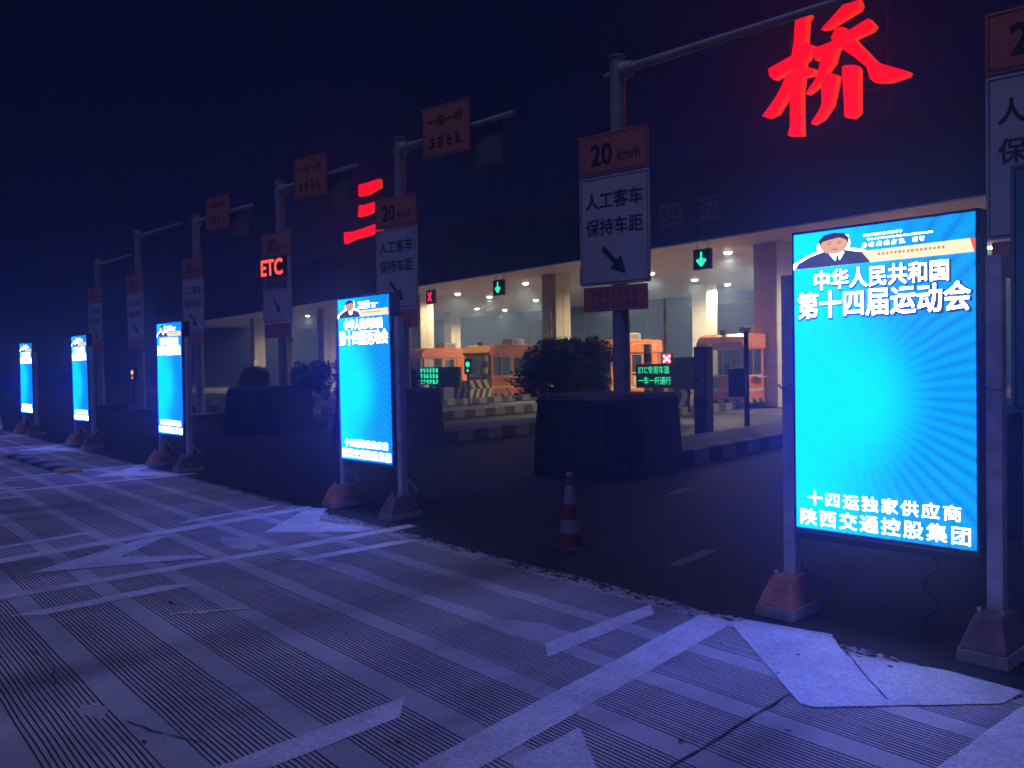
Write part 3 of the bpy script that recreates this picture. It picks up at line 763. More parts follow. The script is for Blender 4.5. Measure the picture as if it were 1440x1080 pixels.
def sign_pole(i, label, kind, H=6.65, arm=3.3, hanging=True, signs=True):
    root = empty('sign_pole', (ISL[i], 10.3, .0), ROT)
    m = MB(); m.tube((0, 0, .22), (0, 0, H), .145, .125, n=20); m.build('pole', M['pole'], root, smooth=False)
    m = MB(); m.lathe([(.14, H), (.145, H + .03), (.08, H + .06)], n=20); m.build('pole_cap', M['pole'], root)
    m = MB(); m.box(-.26, .26, -.26, .26, .215, .25); m.build('base_plate', M['pole'], root, bevel=.006)
    m = MB(); m.tube((.10, 0, H - .22), (.30, 0, H - .20), .14, .12, n=14); m.tube((-.22, -.02, H - .26), (-.10, 0, H - .22), .05, .06, n=8)
    m.build('arm_flange', M['pole'], root)
    m = MB(); m.tube((.26, 0, H - .20), (arm, 0, H - .08), .075, .055, n=14); m.build('arm', M['pole'], root)
    m = MB()
    for z in (5.2, 4.85, 4.4, 3.3):
        if signs: m.box(-.5, .5, -.142, -.125, z - .03, z + .03); m.tube((0, 0, z - .035), (0, 0, z + .035), .160, n=16)
    if signs: m.build('bracket', M['pole'], root)
    if signs:
        sp = sign_board('speed_sign', root, 1.33, .66, 0, 5.08, M['sign_orange'])
        link('lettering', text_mesh('20', .40, .33, M['sign_ink'], .03, y=-.016), sp, (-.22, 0, -.01))
        link('lettering', text_mesh('km/h', .42, .17, M['sign_ink'], .02, y=-.016), sp, (.30, 0, -.07))
        ls = sign_board('lane_sign', root, 1.33, 1.76, 0, 3.84, M['sign_white'])
        if kind == 'etc':
            b = MB(); b.box(-.60, .60, -.10, -.02, -.28, .28); bx = b.build('led_box', M['cabinet'], ls, bevel=.01); bx.location = (-.08, 0, .62)
            link('led_lettering', text_mesh('ETC', .98, .42, M['etc'], .035, y=-.104), ls, (-.08, 0, .62))
            link('lettering', text_mesh('保持车距', 1.02, .22, M['sign_ink'], .015, y=-.016), ls, (0, 0, .12))
            link('arrow', arrow_mesh(.50, M['sign_ink'], R(-52)), ls, (.02, 0, -.45))
        else:
            link('lettering', text_mesh('人工客车', 1.08, .27, M['sign_ink'], .018, y=-.016), ls, (0, 0, .49))
            link('lettering', text_mesh('保持车距', 1.08, .27, M['sign_ink'], .018, y=-.016), ls, (0, 0, .06))
            link('arrow', arrow_mesh(.62, M['sign_ink'], R(-45)), ls, (0, 0, -.50))
        sm = sign_board('notice_plate', root, 1.22, .40, 0, 2.735, M['sign_orange'], border=False)
        bars('small_print', -.46, .46, .08, .12, M['sign_red_ink'], -.014, sm, 7, 31 + i)
        bars('small_print', -.46, .46, -.09, .12, M['sign_red_ink'], -.014, sm, 7, 57 + i)
    if hanging:
        hb = sign_board('hanging_sign', root, 1.35, 1.05, 1.55, H - .10, M['sign_orange'], y=-.12)
        link('lettering', text_mesh('一车一杆', 1.0, .24, M['sign_ink'], .02, y=-.016), hb, (0, 0, .22))
        bars('small_print', -.50, .50, -.22, .24, M['sign_ink'], -.015, hb, 4, 77)
        m = MB(); m.box(-.45, .45, -.05, .05, -.42, .42); o = m.build('camera_box', M['grey_metal'], root, bevel=.01); o.location = (2.45, .12, H - .50)
    tag(root, label, 'sign pole', 'tall sign poles on the islands')
    return root
sign_pole(0, 'tall pole with orange and white lane sign cut off by the right edge', 'car', arm=2.6, hanging=False)
sign_pole(1, 'tall grey pole with clear 20 km/h sign, white lane sign and long bare arm', 'car', H=6.60, arm=4.05, hanging=False)
sign_pole(2, 'tall pole with 20 km/h sign and hanging orange board, beside the red 三', 'car', H=6.68)
sign_pole(3, 'tall pole carrying the lit red ETC sign', 'etc', H=6.80)
sign_pole(4, 'dim tall pole with arm left of the ETC pole', 'car', H=6.80)
sign_pole(5, 'faint tall pole with arm, second from the left in the row of poles', 'car', H=7.1, hanging=False)
sign_pole(6, 'faintest tall pole with arm at the left end of the row of poles', 'car', H=6.6, hanging=False)

# teal information board at the right edge
ib = empty('information_board', (-2.05, 8.3, 0), ROT)
tag(ib, 'teal notice board with rows of small print behind the nearest screen, at right edge', 'notice board')
for q in (-.75, .75):
    m = MB(); m.tube((q, .06, 0), (q, .06, 3.15), .045, n=10); m.build('post', M['pole'], ib)
bd = sign_board('board', ib, 1.75, 2.15, 0, 2.28, M['sign_teal'], y=0)
for k in range(9): bars('small_print', -.72, .72 - .1 * (k % 3), .85 - k * .2, .08, M['sign_white'], -.0145, bd, 12, 90 + k)

# ================================================================== TRAFFIC CONES
def cone(loc, label, rz):
    root = empty('traffic_cone', loc, rz)
    m = MB(); m.frustum(0, 0, 0, .04, .32, .32, .29, .29); m.build('base', M['rubber'], root, bevel=.006)
    zs = [(.04, .118), (.17, .098), (.29, .081), (.43, .061), (.60, .038), (.68, .028)]
    for k in range(5):
        (z0, r0), (z1, r1) = zs[k], zs[k + 1]
        m = MB(); m.lathe([(r0, z0), (r1, z1)], n=24)
        m.build('red_band' if k % 2 == 0 else 'white_band', M['cone_red'] if k % 2 == 0 else M['cone_white'], root, smooth=False)
    m = MB(); m.lathe([(.030, .68), (.034, .69), (.030, .71), (.012, .715)], n=18); m.build('tip', M['cone_white'], root)
    tag(root, label, 'traffic cone', 'traffic cones')
cone((-5.66, 5.42, -.016), 'dim red and white traffic cone alone on the dark road between the two nearest screens', .3)
cone((-27.1, 4.25, .0), 'red and white traffic cone cut off by the left edge', .1)

# ================================================================== TOLL CANOPY
CA = R(-2.75)
canopy = empty('toll_canopy', (-10, 23.0, 0), CA)
tag(canopy, 'long toll canopy with dark fascia and pale ceiling full of downlights', 'toll canopy')
CX0, CX1, CD, ZC = -74.0, 14.0, 19.5, 5.85
m = MB(); m.box(CX0, CX1, .13, CD, ZC, ZC + .3); ceil = m.build('ceiling', M['joint'], canopy)
cp = MB(); cp.box(.008, 2.192, .008, 2.40, ZC - .022, ZC - .002); cpm = cp.mesh('ceiling_panel', M['ceiling'], bevel=.004)
for k in range(40):
    for q in range(8): link('ceiling_panel', cpm, ceil, (CX0 + 2.2 * k, .14 + 2.41 * q, 0))
m = MB(); m.box(CX0, CX1, .13, CD, 8.2, 8.35); m.build('roof', M['fascia'], canopy)
pw = 2.2
fp = MB(); fp.box(0, pw - .012, 0, .12, 5.75, 8.3); fpm = fp.mesh('fascia_panel', M['fascia'], bevel=.008)
for k in range(int((CX1 - CX0) / pw)): link('fascia_panel', fpm, canopy, (CX0 + k * pw, 0, 0))
m = MB(); m.box(CX0, CX1, -.02, .125, 5.70, 5.748); m.build('drip_trim', M['white_metal'], canopy)
for ch, x in (('四', -9.2), ('运', -7.5)):
    link('fascia_lettering', text_mesh(ch, .95, .80, M['fascia_letter'], .02, y=-.02), canopy, (x, 0, 6.75))
# columns clad in panels
pan_f = MB(); pan_f.box(-.47, .47, -.016, 0, .006, 1.444); pan_fm = pan_f.mesh('cladding_panel', M['column'], bevel=.004)
pan_s = MB(); pan_s.box(0, .016, -.44, .44, .006, 1.444); pan_sm = pan_s.mesh('cladding_panel', M['column'], bevel=.004)
pan_h = MB(); pan_h.box(0, .016, -.215, .215, .006, 1.444); pan_hm = pan_h.mesh('cladding_panel', M['column'], bevel=.004)
for row, ly in enumerate((3.45, 14.0)):
    for lx in (5.0, -7.55, -19.5, -31.5, -44.4, -57.5):
        m = MB(); m.box(-.475, .475, -.445, .445, 0, ZC); c = m.build('column', M['joint'], canopy); c.location = (lx, ly, 0)
        for k in range(4):
            link('cladding_panel', pan_fm, c, (0, -.446, k * 1.45 + .03))
            for q in (-.225, .225): link('cladding_panel', pan_hm, c, (.476, q, k * 1.45 + .03))
# downlights
lens = MB(); lens.lathe([(.15, .0), (.145, -.035), (.11, -.07), (.05, -.085)], n=14); lens_me = lens.mesh('lens', M['lamp_lens'])
trim = MB(); trim.lathe([(.24, .0), (.24, -.03), (.16, -.035)], n=16); trim_me = trim.mesh('downlight', M['white_metal'])
LP = [(-9.7, 3.7), (-10.4, 6.6), (-16.5, 6.7), (-17.6, 11.0), (-18.4, 14.6), (-31.7, 12.1), (-23.0, 4.4), (-29.8, 4.8), (-30.7, 7.7), (-39.9, 13.2), (-40.4, 16.1),
      (-48.7, 16.9), (-47.0, 13.4), (-37.5, 7.2), (-61.9, 5.2), (-63.4, 8.6), (-51.9, 5.4), (-65.9, 14.0), (-3.0, 4.2), (-3.6, 11.5), (4.0, 7.5), (-24.5, 12.0)]
lamp_d = bpy.data.lights.new('downlight_beam', 'SPOT')
lamp_d.energy = 2000; lamp_d.color = (1.0, 0.80, 0.50); lamp_d.shadow_soft_size = .14; lamp_d.spot_size = R(165); lamp_d.spot_blend = .5
for x, y_ in LP:
    t = link('downlight', trim_me, canopy, (x, y_, ZC - .024))
    link('lens', lens_me, t, (0, 0, -.02))
    b = bpy.data.objects.new('downlight_beam', lamp_d); col.objects.link(b); b.parent = t; b.location = (0, 0, -.14)

# hanging lane signals
def lane_signal(lx, kind, label):
    c, s = math.cos(CA), math.sin(CA)
    root = empty('lane_signal', (-10 + lx * c - .7 * s, 23.0 + lx * s + .7 * c, 4.86), CA)
    m = MB(); m.box(-.36, .36, -.08, .08, 0, .70); m.build('housing', M['black'], root, bevel=.012)
    for q in (-.24, .24):
        m = MB(); m.tube((q, 0, .70), (q, 0, .985), .014, n=6); m.build('hanger', M['grey_metal'], root)
    f = MB(); y = -.085
    def seg(a, b, w):
        a, b = Vector(a), Vector(b); d = (b - a).normalized(); nn = Vector((-d.y, d.x)) * w / 2
        q = [a - nn, b - nn, b + nn, a + nn]
        f.poly([(p.x, y - .0006 * len(f.f), p.y) for p in q])
    if kind == 'x':
        seg((-.17, .12), (.17, .58), .075); seg((-.17, .58), (.17, .12), .075)
        f.build('red_cross', M['red_led'], root)
    else:
        seg((0, .60), (0, .16), .075); seg((-.20, .34), (.0, .12), .075); seg((.20, .34), (.0, .12), .075); seg((-.10, .38), (0, .27), .05); seg((.10, .38), (0, .27), .05)
        f.build('green_arrow', M['green_led'], root)
    tag(root, label, 'lane signal', 'lane signals hanging under the canopy edge')
lane_signal(-8.4, 'g', 'hanging lane signal with green arrow right of the white lane sign')
lane_signal(-14.3, 'g', 'hanging lane signal with green arrow half hidden by the white lane sign')
lane_signal(-20.25, 'g', 'hanging lane signal with green arrow right of the red cross signal')
lane_signal(-26.1, 'x', 'hanging lane signal with red cross')

# rooftop letters
QIAO = [[[-3.99, 11.93], [-3.69, 11.89], [-3.52, 11.73], [-3.63, 11.62], [-3.69, 10.99], [-3.77, 10.09], [-3.85, 9.57], [-3.85, 8.3], [-4.3, 8.4], [-4.23, 8.66], [-4.21, 9.67], [-4.13, 10.81], [-4.06, 11.18]], [[-4.97, 10.57], [-4.17, 10.73], [-3.64, 10.95], [-3.42, 10.81], [-3.64, 10.46], [-4.32, 10.3], [-4.78, 10.19], [-4.92, 10.33]], [[-3.8, 10.33], [-3.41, 10.14], [-3.45, 9.96], [-3.8, 10.0]], [[-4.29, 10.24], [-3.96, 10.14], [-4.28, 9.61], [-4.7, 9.14], [-5.03, 9.1], [-5.2, 9.2], [-5.03, 9.34], [-4.65, 9.7]], [[-2.23, 11.79], [-2.01, 11.72], [-1.94, 11.46], [-2.01, 11.36], [-2.37, 11.28], [-2.95, 11.15], [-3.16, 11.18], [-2.95, 11.32]], [[-3.47, 10.71], [-2.87, 10.73], [-2.38, 10.86], [-1.71, 11.02], [-1.53, 10.77], [-1.63, 10.67], [-2.1, 10.61], [-2.79, 10.45], [-3.34, 10.35]], [[-2.7, 11.07], [-2.46, 11.03], [-2.02, 10.44], [-1.49, 9.77], [-1.0, 9.49], [-0.57, 9.25], [-0.64, 9.16], [-1.15, 9.13], [-1.53, 9.23], [-1.66, 9.36], [-1.76, 9.71], [-2.14, 10.11], [-2.62, 10.55], [-2.83, 10.83]], [[-3.13, 10.4], [-2.79, 10.41], [-2.62, 10.55], [-2.79, 10.12], [-3.0, 9.93], [-3.22, 9.63], [-3.48, 9.51], [-3.65, 9.45], [-3.56, 9.61], [-3.3, 9.85]], [[-3.09, 9.96], [-2.65, 9.74], [-2.7, 9.46], [-2.85, 8.94], [-3.14, 8.63], [-3.45, 8.53], [-3.49, 8.6], [-3.23, 8.88], [-3.14, 9.05], [-3.14, 9.61]], [[-2.49, 9.92], [-2.39, 9.94], [-2.09, 9.86], [-2.0, 9.74], [-2.01, 8.53], [-2.2, 8.41], [-2.42, 8.5]]]
SAN = [[[-31.98, 11.84], [-30.96, 11.76], [-30.21, 11.76], [-29.62, 11.75], [-29.64, 11.27], [-30.23, 11.24], [-30.99, 11.13], [-31.97, 11.2]], [[-32.0, 10.7], [-31.27, 10.62], [-30.43, 10.61], [-29.73, 10.59], [-29.75, 10.19], [-30.28, 10.13], [-31.04, 10.05], [-32.03, 10.06]], [[-33.86, 9.46], [-32.81, 9.34], [-31.24, 9.37], [-30.32, 9.4], [-29.62, 9.4], [-29.64, 8.95], [-30.17, 8.95], [-31.26, 8.89], [-32.74, 8.92], [-33.84, 8.79]]]
def roof_letter(strokes, label):
    root = empty('rooftop_letter', (-10, 23.0, 0), CA)
    xs_ = [p[0] for s in strokes for p in s]; cx = sum(xs_) / len(xs_)
    c, s = math.cos(CA), math.sin(CA)
    root.location = (-10 + cx * c, 23.0 + cx * s, 8.35)
    for k, st in enumerate(strokes):
        pts = [(x - cx, z - 8.35) for x, z in st]
        m = MB(); n = len(pts); d = .004 * k
        area = sum(pts[i][0] * pts[(i + 1) % n][1] - pts[(i + 1) % n][0] * pts[i][1] for i in range(n))
        if area < 0: pts = pts[::-1]
        m.v = [(x, -.25 - d, z) for x, z in pts] + [(x, .0 - d, z) for x, z in pts]
        m.f = [tuple(range(n)), tuple(n + i for i in reversed(range(n)))] + [((i + 1) % n, i, n + i, n + (i + 1) % n) for i in range(n)]
        m.m = [0, 1] + [1] * n
        m.build('stroke', [M['letter_face'], M['letter_side']], root)
    lo, hi = min(xs_) - cx, max(xs_) - cx
    for q in range(3):
        x = lo + (hi - lo) * (q + .5) / 3
        m = MB(); m.tube((x, .12, 0), (x, .12, 3.2), .035, n=8); m.build('support', M['dark_metal'], root)
    for z in (.8, 2.2):
        m = MB(); m.tube((lo, .05, z), (hi, .05, z), .028, n=8); m.build('rail', M['dark_metal'], root)
    tag(root, label, 'letter', 'red rooftop letters')
roof_letter(QIAO, 'glowing red 桥 character standing on the canopy roof, upper right')
roof_letter(SAN, 'glowing red 三 character of three bars on the canopy roof')

# ================================================================== TOLL BOOTHS
def make_booth():
    """local: front faces -y, origin at ground centre of the front, 1.7 wide, 3.4 deep"""
    root = empty('toll_booth')
    W, D, Z0, Z1, ZT = .85, 3.4, .25, 1.15, 2.62
    m = MB(); m.box(-W, W, .0, D, .22, Z1); m.build('lower_wall', M['booth_orange'], root, bevel=.03)
    m = MB(); m.box(-W - .004, W + .004, -.004, D + .004, .62, .72); m.build('cream_band', M['booth_cream'], root)
    # roof with slanted front and rounded edges
    pr = [(-.10, 2.10), (D + .06, 2.10), (D + .10, 2.2), (D + .04, ZT), (.25, ZT), (-.02, ZT - .10), (-.22, 2.30)]
    m = MB(); n = len(pr)
    m.v = [(-W - .06, y, z) for y, z in pr] + [(W + .06, y, z) for y, z in pr]
    m.f = [tuple(range(n)), tuple(n + i for i in reversed(range(n)))] + [((i + 1) % n, i, n + i, n + (i + 1) % n) for i in range(n)]
    m.m = [0] * len(m.f)
    bm_ = m.mesh('roof', M['booth_orange'], bevel=.025)
    rf = link('roof', bm_, root)
    bm2 = bmesh.new(); bm2.from_mesh(rf.data); bmesh.ops.recalc_face_normals(bm2, faces=bm2.faces); bm2.to_mesh(rf.data); bm2.free()
    # arched cream trim on the side fascia
    m = MB(); pts = []
    for k in range(13):
        t = k / 12; pts.append((W + .066, .35 + 2.1 * t, 2.18 + .26 * math.sin(min(1, t * 1.15) * math.pi * .62)))
    m.path(pts, .022, 6); m.path([(W + .066, 2.45, pts[-1][2]), (W + .066, 3.2, pts[-1][2] - .03)], .022, 6)
    m.build('arch_trim', M['booth_cream'], rf, smooth=True)
    for q in (2.72, 2.92):
        m = MB(); m.box(W + .062, W + .07, q, q + .07, 2.2, 2.5); m.build('fascia_mark', M['booth_cream'], rf)
    # corner posts and window openings
    for x in (-W + .05, W - .05):
        for y_ in (.05, 1.35, 2.2, D - .05):
            m = MB(); m.box(x - .05, x + .05, y_ - .05, y_ + .05, Z1, 2.10); m.build('corner_post', M['booth_orange'], root, bevel=.01)
    def window(x0, x1, y0, y1, z0, z1):
        t = .04
        f = MB()
        if abs(x1 - x0) < .001:
            for a, b, c, d in ((y0, y1, z0, z0 + t), (y0, y1, z1 - t, z1), (y0, y0 + t, z0 + t, z1 - t), (y1 - t, y1, z0 + t, z1 - t)):
                f.box(x0 - .02, x0 + .02, a, b, c, d)
            w = f.build('window', M['booth_cream'], root)
            g_ = MB(); g_.poly([(x0, y0 + t, z0 + t), (x0, y1 - t, z0 + t), (x0, y1 - t, z1 - t), (x0, y0 + t, z1 - t)]); g_.build('pane', M['glass'], w)
        else:
            for a, b, c, d in ((x0, x1, z0, z0 + t), (x0, x1, z1 - t, z1), (x0, x0 + t, z0 + t, z1 - t), (x1 - t, x1, z0 + t, z1 - t)):
                f.box(a, b, y0 - .02, y0 + .02, c, d)
            w = f.build('window', M['booth_cream'], root)
            g_ = MB(); g_.poly([(x0 + t, y0, z0 + t), (x1 - t, y0, z0 + t), (x1 - t, y0, z1 - t), (x0 + t, y0, z1 - t)]); g_.build('pane', M['glass'], w)
    window(-W + .1, W - .1, .05, .05, Z1, 2.10)
    window(W - .05, W - .05, .10, 1.30, Z1, 2.10)
    window(W - .05, W - .05, 1.40, 2.15, Z1 + .1, 2.05)
    m = MB(); m.box(W - .02, W + .01, 2.28, 3.20, .30, 2.08); d = m.build('door', M['booth_orange'], root, bevel=.008)
    m = MB(); m.box(W + .012, W + .05, 2.36, 2.40, 1.1, 1.3); m.build('handle', M['white_metal'], d)
    m = MB(); m.box(-W + .12, W - .12, .15, .6, Z1 - .02, Z1 + .04); m.build('counter', M['booth_cream'], root)
    m = MB(); m.box(-.3, .1, .3, .36, Z1 + .06, Z1 + .42); m.build('monitor', M['dark_metal'], root)
    m = MB(); m.box(-W + .06, W - .14, D - .12, D - .06, Z1, 2.08); m.build('rear_wall', M['booth_inside'], root)
    m = MB(); m.box(W + .01, W + .22, .55, 1.2, 1.10, 1.13); m.build('pay_shelf', M['white_metal'], root)
    # fittings: roof air conditioner, mullions, notices, lamp, skirting
    m = MB(); m.box(-.35, .35, 1.9, 2.7, ZT, ZT + .30); ac = m.build('air_conditioner', M['white_metal'], root, bevel=.02)
    for k in range(5):
        m = MB(); m.box(.351, .36, 1.98, 2.62, ZT + .05 + .045 * k, ZT + .07 + .045 * k); m.build('vent_slat', M['dark_metal'], ac)
    m = MB(); m.box(W - .07, W - .03, .68, .71, Z1 + .04, 2.06); m.build('mullion', M['booth_cream'], root)
    m = MB(); m.box(-.015, .015, .03, .07, Z1 + .04, 2.06); m.build('mullion', M['booth_cream'], root)
    m = MB(); m.box(W + .005, W + .012, 1.45, 1.95, .78, 1.10); m.build('notice', M['sign_white'], root)
    m = MB(); m.box(-.6, -.1, -.012, -.005, .78, 1.08); m.build('notice', M['sign_teal'], root)
    m = MB(); m.box(-W - .01, W + .01, -.01, D + .01, .22, .36); m.build('skirting', M['hazard'], root)
    m = MB(); m.box(-.08, .08, .02, .20, ZT - .02, ZT + .14); m.build('roof_camera', M['dark_metal'], root, bevel=.01)
    m = MB(); m.tube((.4, 3.0, ZT), (.4, 3.0, ZT + .7), .012, n=6); m.build('antenna', M['grey_metal'], root)
    m = MB(); m.box(.0, .28, .38, .42, Z1 + .05, Z1 + .30); m.build('card_reader', M['grey_metal'], root)
    return root
booth0 = make_booth()
booths = [(2, 14.6, 'orange toll booth seen right of the striped bollards, left of the nearest screen'),
          (3, 14.4, 'orange toll booth behind the pole with the clear 20 km/h sign'),
          (4, 14.4, 'toll booth with bright amber front between the second screen and the shrubs'),
          (5, 14.8, 'orange toll booth whose roof shows just right of the second nearest screen'),
          (1, 14.6, 'orange toll booth hidden mostly behind the nearest screen')]
for k, (i, ly, lab) in enumerate(booths):
    o = booth0 if k == 0 else copy_tree(booth0)
    dx = {2: .35, 3: .35, 4: -.6, 5: -.4, 1: 0}[i]
    o.location = at_island(i, dx, ly); o.rotation_euler = (0, 0, ROT - R(4))
    tag(o, lab, 'toll booth', 'orange toll booths on the islands')
    if i == 4:
        m = MB(); m.poly([(-.90, -.235, 2.26), (.90, -.235, 2.26), (.90, -.015, 2.565), (-.90, -.015, 2.565)])
        rf = [c for c in o.children if c.name.startswith('roof')][0]
        s_ = m.build('lit_sign', M['booth_amber'], rf); s_.location = (0, -.012, .004)

# crash blocks with hazard stripes in front of the booths
def crash_block(i, ly, lab, w=1.5, d=1.2, mat='hazard'):
    o = empty('crash_block', at_island(i, 0, ly, .22), ROT)
    m = MB(); m.box(-w / 2, w / 2, 0, d, 0, .42); m.build('lower_block', M['hazard_cream'], o, bevel=.04)
    m = MB(); m.box(-w / 2 + .06, w / 2 - .06, .15, d - .05, .422, .80); m.build('upper_block', M[mat], o, bevel=.04)
    tag(o, lab, 'crash block', 'striped crash blocks in front of the booths')
crash_block(2, 11.4, 'yellow and black striped crash block in front of the booth left of the nearest screen', d=1.6)
crash_block(3, 12.4, 'striped crash block left of the pole with the clear 20 km/h sign', d=1.6)
crash_block(4, 12.2, 'striped crash block in front of the booth with the amber roof front', d=1.6)
crash_block(5, 12.4, 'striped crash block beside the second nearest screen, below the green text board', d=1.4)

# yellow and black banded bollards
def banded(i, lx, ly, lab, h=2.05, r=.13):
    o = empty('banded_bollard', at_island(i, lx, ly, .22), ROT)
    n = 7
    for k in range(n):
        z0 = h * k / n; z1 = h * (k + 1) / n
        m = MB(); m.tube((0, 0, z0), (0, 0, z1), r + (.002 if k % 2 else 0), n=16)
        m.build('yellow_band' if k % 2 == 0 else 'black_band', M['yellow'] if k % 2 == 0 else M['black'], o)
    tag(o, lab, 'bollard', 'yellow and black banded bollards')
banded(2, -.45, 11.0, 'yellow and black banded bollard left of the tall dark cabinet')
banded(2, .62, 13.0, 'yellow and black banded bollard right of the tall dark cabinet, before the booth window')
banded(3, -.45, 12.0, 'yellow and black banded bollard left of the dark sign pole, by the far booth', h=1.95)
banded(4, .5, 13.6, 'yellow and black banded bollard beside the amber fronted booth', h=1.9)

# barrier gates, arms raised
def barrier_gate(i, lx, ly, lab):
    o = empty('barrier_gate', at_island(i, lx, ly, .22), ROT)
    m = MB(); m.box(-.17, .17, -.20, .20, 0, 1.02); h_ = m.build('housing', M['yellow'], o, bevel=.02)
    m = MB(); m.box(-.12, .12, -.212, -.20, .25, .8); m.build('door', M['black'], h_)
    for k in range(7):
        m = MB(); z0 = .9 + k * .36
        m.box(.20, .235, -.05, .05, z0, z0 + .355); m.build('arm_segment', M['cone_red'] if k % 2 else M['cone_white'], o)
    m = MB(); m.tube((.17, 0, .9), (.25, 0, .9), .07, n=12); m.build('pivot', M['black'], o)
    tag(o, lab, 'barrier gate', 'barrier gates beside the booths')
barrier_gate(3, .45, 11.2, 'yellow barrier gate with raised striped arm left of the dark sign pole')
barrier_gate(2, .45, 10.2, 'yellow barrier gate with raised striped arm behind the board with ETC text')

# text boards
def text_board(i, lx, ly, lab, right):
    o = empty('text_board', at_island(i, lx, ly, .22), ROT)
    m = MB(); m.tube((-.1, 0, 0), (-.1, 0, .72), .05, n=10); m.build('post', M['dark_metal'], o)
    m = MB(); m.box(-.95, .30, -.09, .09, .70, 1.42); m.build('led_panel', M['black'], o, bevel=.012)
    if right:
        m = MB(); m.box(.304, 1.25, -.05, .09, .66, 1.60); m.build('side_box', M['dark_metal'], o, bevel=.012)
        m = MB(); m.tube((.78, 0, 0), (.78, 0, .66), .04, n=10); m.build('post', M['dark_metal'], o)
        link('led_lettering', text_mesh('ETC专用车道', 1.05, .23, M['green_led_dim'], .012, y=-.094), o, (-.33, 0, 1.24))
        link('led_lettering', text_mesh('一车一杆通行', 1.12, .23, M['green_led_dim'], .012, y=-.094), o, (-.31, 0, .92))
        m = MB(); m.box(-.02, .26, -.09, .06, 1.43, 1.70); hd = m.build('signal_head', M['black'], o, bevel=.01)
        f = MB()
        for k, (a, b) in enumerate((((-.0, 1.46), (.24, 1.67)), ((.0, 1.67), (.24, 1.46)))):
            a, b = Vector(a), Vector(b); d = (b - a).normalized(); nn = Vector((-d.y, d.x)) * .035
            f.poly([(p.x, -.094 - .001 * k, p.y) for p in (a - nn, b - nn, b + nn, a + nn)])
        f.build('red_cross', M['red_led_hot'], hd)
        r_ = MB(); r_.poly([(.12 + .13 * math.cos(-t), -.0925, 1.565 + .13 * math.sin(-t)) for t in [2 * math.pi * q / 16 for q in range(16)]][::-1])
        r_.build('red_halo', M['red_led'], hd)
    else:
        m = MB(); m.box(.304, 1.35, -.05, .09, .60, 1.42); m.build('side_box', M['dark_metal'], o, bevel=.012)
        for k in range(3): bars('led_lettering', -.86, .22, 1.29 - .235 * k, .17, M['green_led'], -.094, o, 6, 200 + k)
        m = MB(); m.box(-.20, .26, -.08, .06, .30, .66); hd = m.build('signal_head', M['black'], o, bevel=.01)
        link('green_arrow', arrow_mesh(.34, M['green_led'], R(-45)), hd, (.04, -.07, .48))
    tag(o, lab, 'text board', 'green text boards on the islands')
text_board(2, 1.1, 9.4, 'black board with green ETC text and red cross on top', True)
text_board(4, 1.15, 9.9, 'black board with three rows of green text beside the second nearest screen', False)

# tall dark cabinets, camera poles and barrier machines
def cabinet(loc, w, d, h, lab, mat='dark_metal'):
    o = empty('equipment_cabinet', loc, ROT)
    m = MB(); m.box(-w / 2, w / 2, -d / 2, d / 2, 0.05, h); m.build('housing', M[mat], o, bevel=.015)
    m = MB(); m.box(-w / 2 - .03, w / 2 + .03, -d / 2 - .03, d / 2 + .03, 0, .05); m.build('plinth', M['grey_metal'], o)
    m = MB(); m.box(-w / 2 + .03, w / 2 - .03, -d / 2 - .012, -d / 2, h * .45, h - .08); dr = m.build('door', M['grey_metal'] if mat == 'dark_metal' else M['dark_metal'], o, bevel=.004)
    m = MB(); m.box(w / 2 - .09, w / 2 - .06, -d / 2 - .03, -d / 2 - .013, h * .6, h * .6 + .10); m.build('handle', M['galv'], dr)
    tag(o, lab, 'cabinet', 'equipment cabinets on the islands')
cabinet((-11.75, 15.4, 0), .30, .34, 2.02, 'tall narrow dark cabinet in front of the striped blocks')
cabinet(at_island(2, .35, 12.2, .22), .55, .5, 1.25, 'squat grey cabinet beside the tall narrow one, before the booth', 'grey_metal')
cabinet(at_island(4, .3, 11.0, .22), .9, .6, 1.0, 'wide grey cabinet below the green text board with three rows', 'grey_metal')
def camera_pole(loc, h, lab, box=True):
    o = empty('camera_pole', loc, ROT)
    m = MB(); m.tube((0, 0, 0), (0, 0, h), .065, .055, n=12); m.build('pole', M['dark_metal'], o)
    m = MB(); m.box(-.14, .14, -.14, .14, 0, .03); m.build('base_plate', M['grey_metal'], o)
    if box:
        m = MB(); m.box(-.36, .05, -.20, -.06, .86, 1.52); m.build('control_box', M['dark_metal'], o, bevel=.012)
    m = MB(); m.box(-.06, .06, -.22, .12, h, h + .11); m.build('camera_head', M['white_metal'], o, bevel=.015)
    tag(o, lab, 'camera pole', 'camera poles in the lanes')
camera_pole((-11.6, 16.8, 0), 2.35, 'dark camera pole with control box in front of the booth left of the nearest screen')
camera_pole(at_island(4, 1.15, 8.3, .22), 1.75, 'thin dark camera pole right of the green text board with three rows', False)
def signal_post(loc, lab, mat, h=1.65, r=.11):
    o = empty('signal_post', loc, ROT)
    m = MB(); m.tube((0, 0, 0), (0, 0, h - .2), .045, n=10); m.build('post', M['dark_metal'], o)
    m = MB(); m.box(-.20, .20, -.05, .10, h - .32, h + .32); hd = m.build('housing', M['black'], o, bevel=.02)
    m = MB(); m.tube((0, -.052, h + .08), (0, -.075, h + .08), r, r * .8, n=18); m.build('lens', M[mat], hd)
    m = MB(); m.tube((0, -.052, h - .17), (0, -.07, h - .17), r * .45, n=12); m.build('lens', M[mat], hd)
    tag(o, lab, 'signal light', 'signal posts')
signal_post(at_island(4, 2.4, 10.5, .0), 'small green signal light on a dark post left of the shrub', 'green_led')
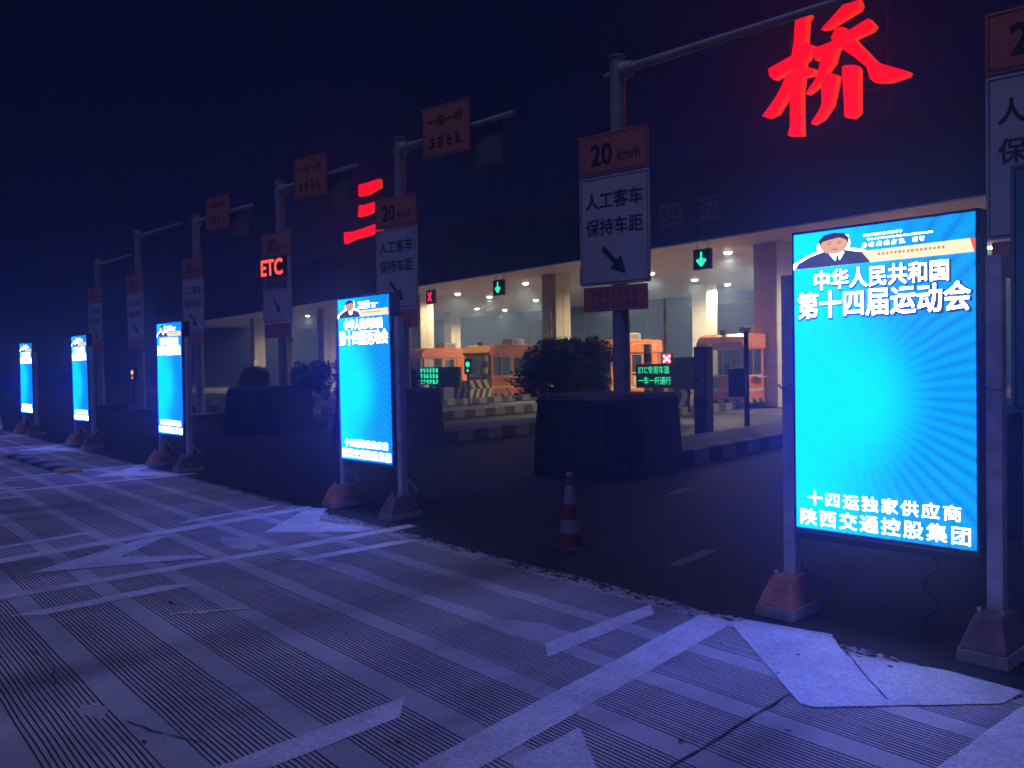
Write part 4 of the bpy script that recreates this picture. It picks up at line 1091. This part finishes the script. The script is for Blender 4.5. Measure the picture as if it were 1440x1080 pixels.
signal_post((-43.0, 12.4, 0), 'tiny amber warning light on a post in the dark, between the fourth and third screens', 'amber_led', h=1.55)
signal_post((-46.6, 23.0, 0), 'round amber light on a post left of the second nearest screen', 'amber_led', h=1.15, r=.17)
# pale machines lit under the far left of the canopy
def pay_machine(loc, h, lab):
    o = empty('pay_machine', loc, ROT)
    m = MB(); m.box(-.30, .30, -.25, .25, .06, h); m.build('body', M['white_metal'], o, bevel=.03)
    m = MB(); m.box(-.24, .24, -.262, -.25, h * .55, h - .12); m.build('screen', M['dark_metal'], o)
    m = MB(); m.frustum(0, 0, h, h + .16, .5, .4, .3, .26); m.build('hood', M['white_metal'], o, bevel=.01)
    m = MB(); m.box(.30, .46, -.12, .12, h * .6, h * .72); m.build('reader', M['grey_metal'], o, bevel=.01)
    m = MB(); m.box(-.34, .34, -.29, .29, 0, .06); m.build('plinth', M['grey_metal'], o)
    tag(o, lab, 'pay machine', 'pale pay machines under the far canopy')
pay_machine((-53.5, 27.5, 0), 1.9, 'pale pay machine left of the round amber light, under the far canopy')
pay_machine((-64.0, 27.5, 0), 2.2, 'pale pay machine farthest left under the canopy')
pl = empty('marker_post', (-56.5, 27.0, 0), 0)
m = MB(); m.tube((0, 0, 0), (0, 0, 1.6), .09, n=12); m.build('dark_base', M['dark_metal'], pl)
m = MB(); m.tube((0, 0, 1.6), (0, 0, 3.5), .17, n=14); m.build('white_sleeve', M['white_metal'], pl)
m = MB(); m.box(-.22, .22, -.12, .12, 3.5, 3.85); m.build('head', M['grey_metal'], pl, bevel=.02)
tag(pl, 'white sleeved marker post below the ETC sign, under the far canopy', 'marker post')

# sign gantries beyond the canopy, seen through the lanes
def far_gantry(loc, h, lab):
    o = empty('far_gantry', loc, ROT)
    m = MB(); m.tube((0, 0, 0), (0, 0, h), .16, .12, n=12); m.build('pole', M['pole'], o)
    m = MB(); m.tube((0, 0, h - .2), (-5.5, 0, h - .35), .09, .06, n=10); m.build('arm', M['pole'], o)
    for k in range(3):
        m = MB(); m.box(-.7, .7, -.2, -.16, h - 3.6 - k * 1.35, h - 2.4 - k * 1.35); m.build('panel', M['sign_teal'], o)
    tag(o, lab, 'gantry', 'gantries beyond the canopy')
far_gantry((-50.0, 58.0, 0), 6.6, 'pale gantry pole with panels beyond the canopy, right of the far orange booth')
far_gantry((-38.0, 56.0, 0), 6.4, 'pale gantry pole with panels beyond the canopy, above the booth left of the nearest screen')
far_gantry((-56.0, 56.0, 0), 6.2, 'faint gantry pole beyond the canopy, behind the dark sign pole')

# ================================================================== HAZE
hz = MB(); hz.box(-158, 138, -138, 158, -1.06, 14.0)
hm = bpy.data.materials.new('haze'); n_, l_ = nodes(hm); n_.clear()
ou = n_.new('ShaderNodeOutputMaterial'); pv = n_.new('ShaderNodeVolumePrincipled')
pv.inputs['Color'].default_value = (0.45, 0.66, 1.0, 1); pv.inputs['Density'].default_value = 0.0115; pv.inputs['Anisotropy'].default_value = 0.80
l_.new(pv.outputs['Volume'], ou.inputs['Volume'])
tag(hz.build('haze', hm), kind='stuff')
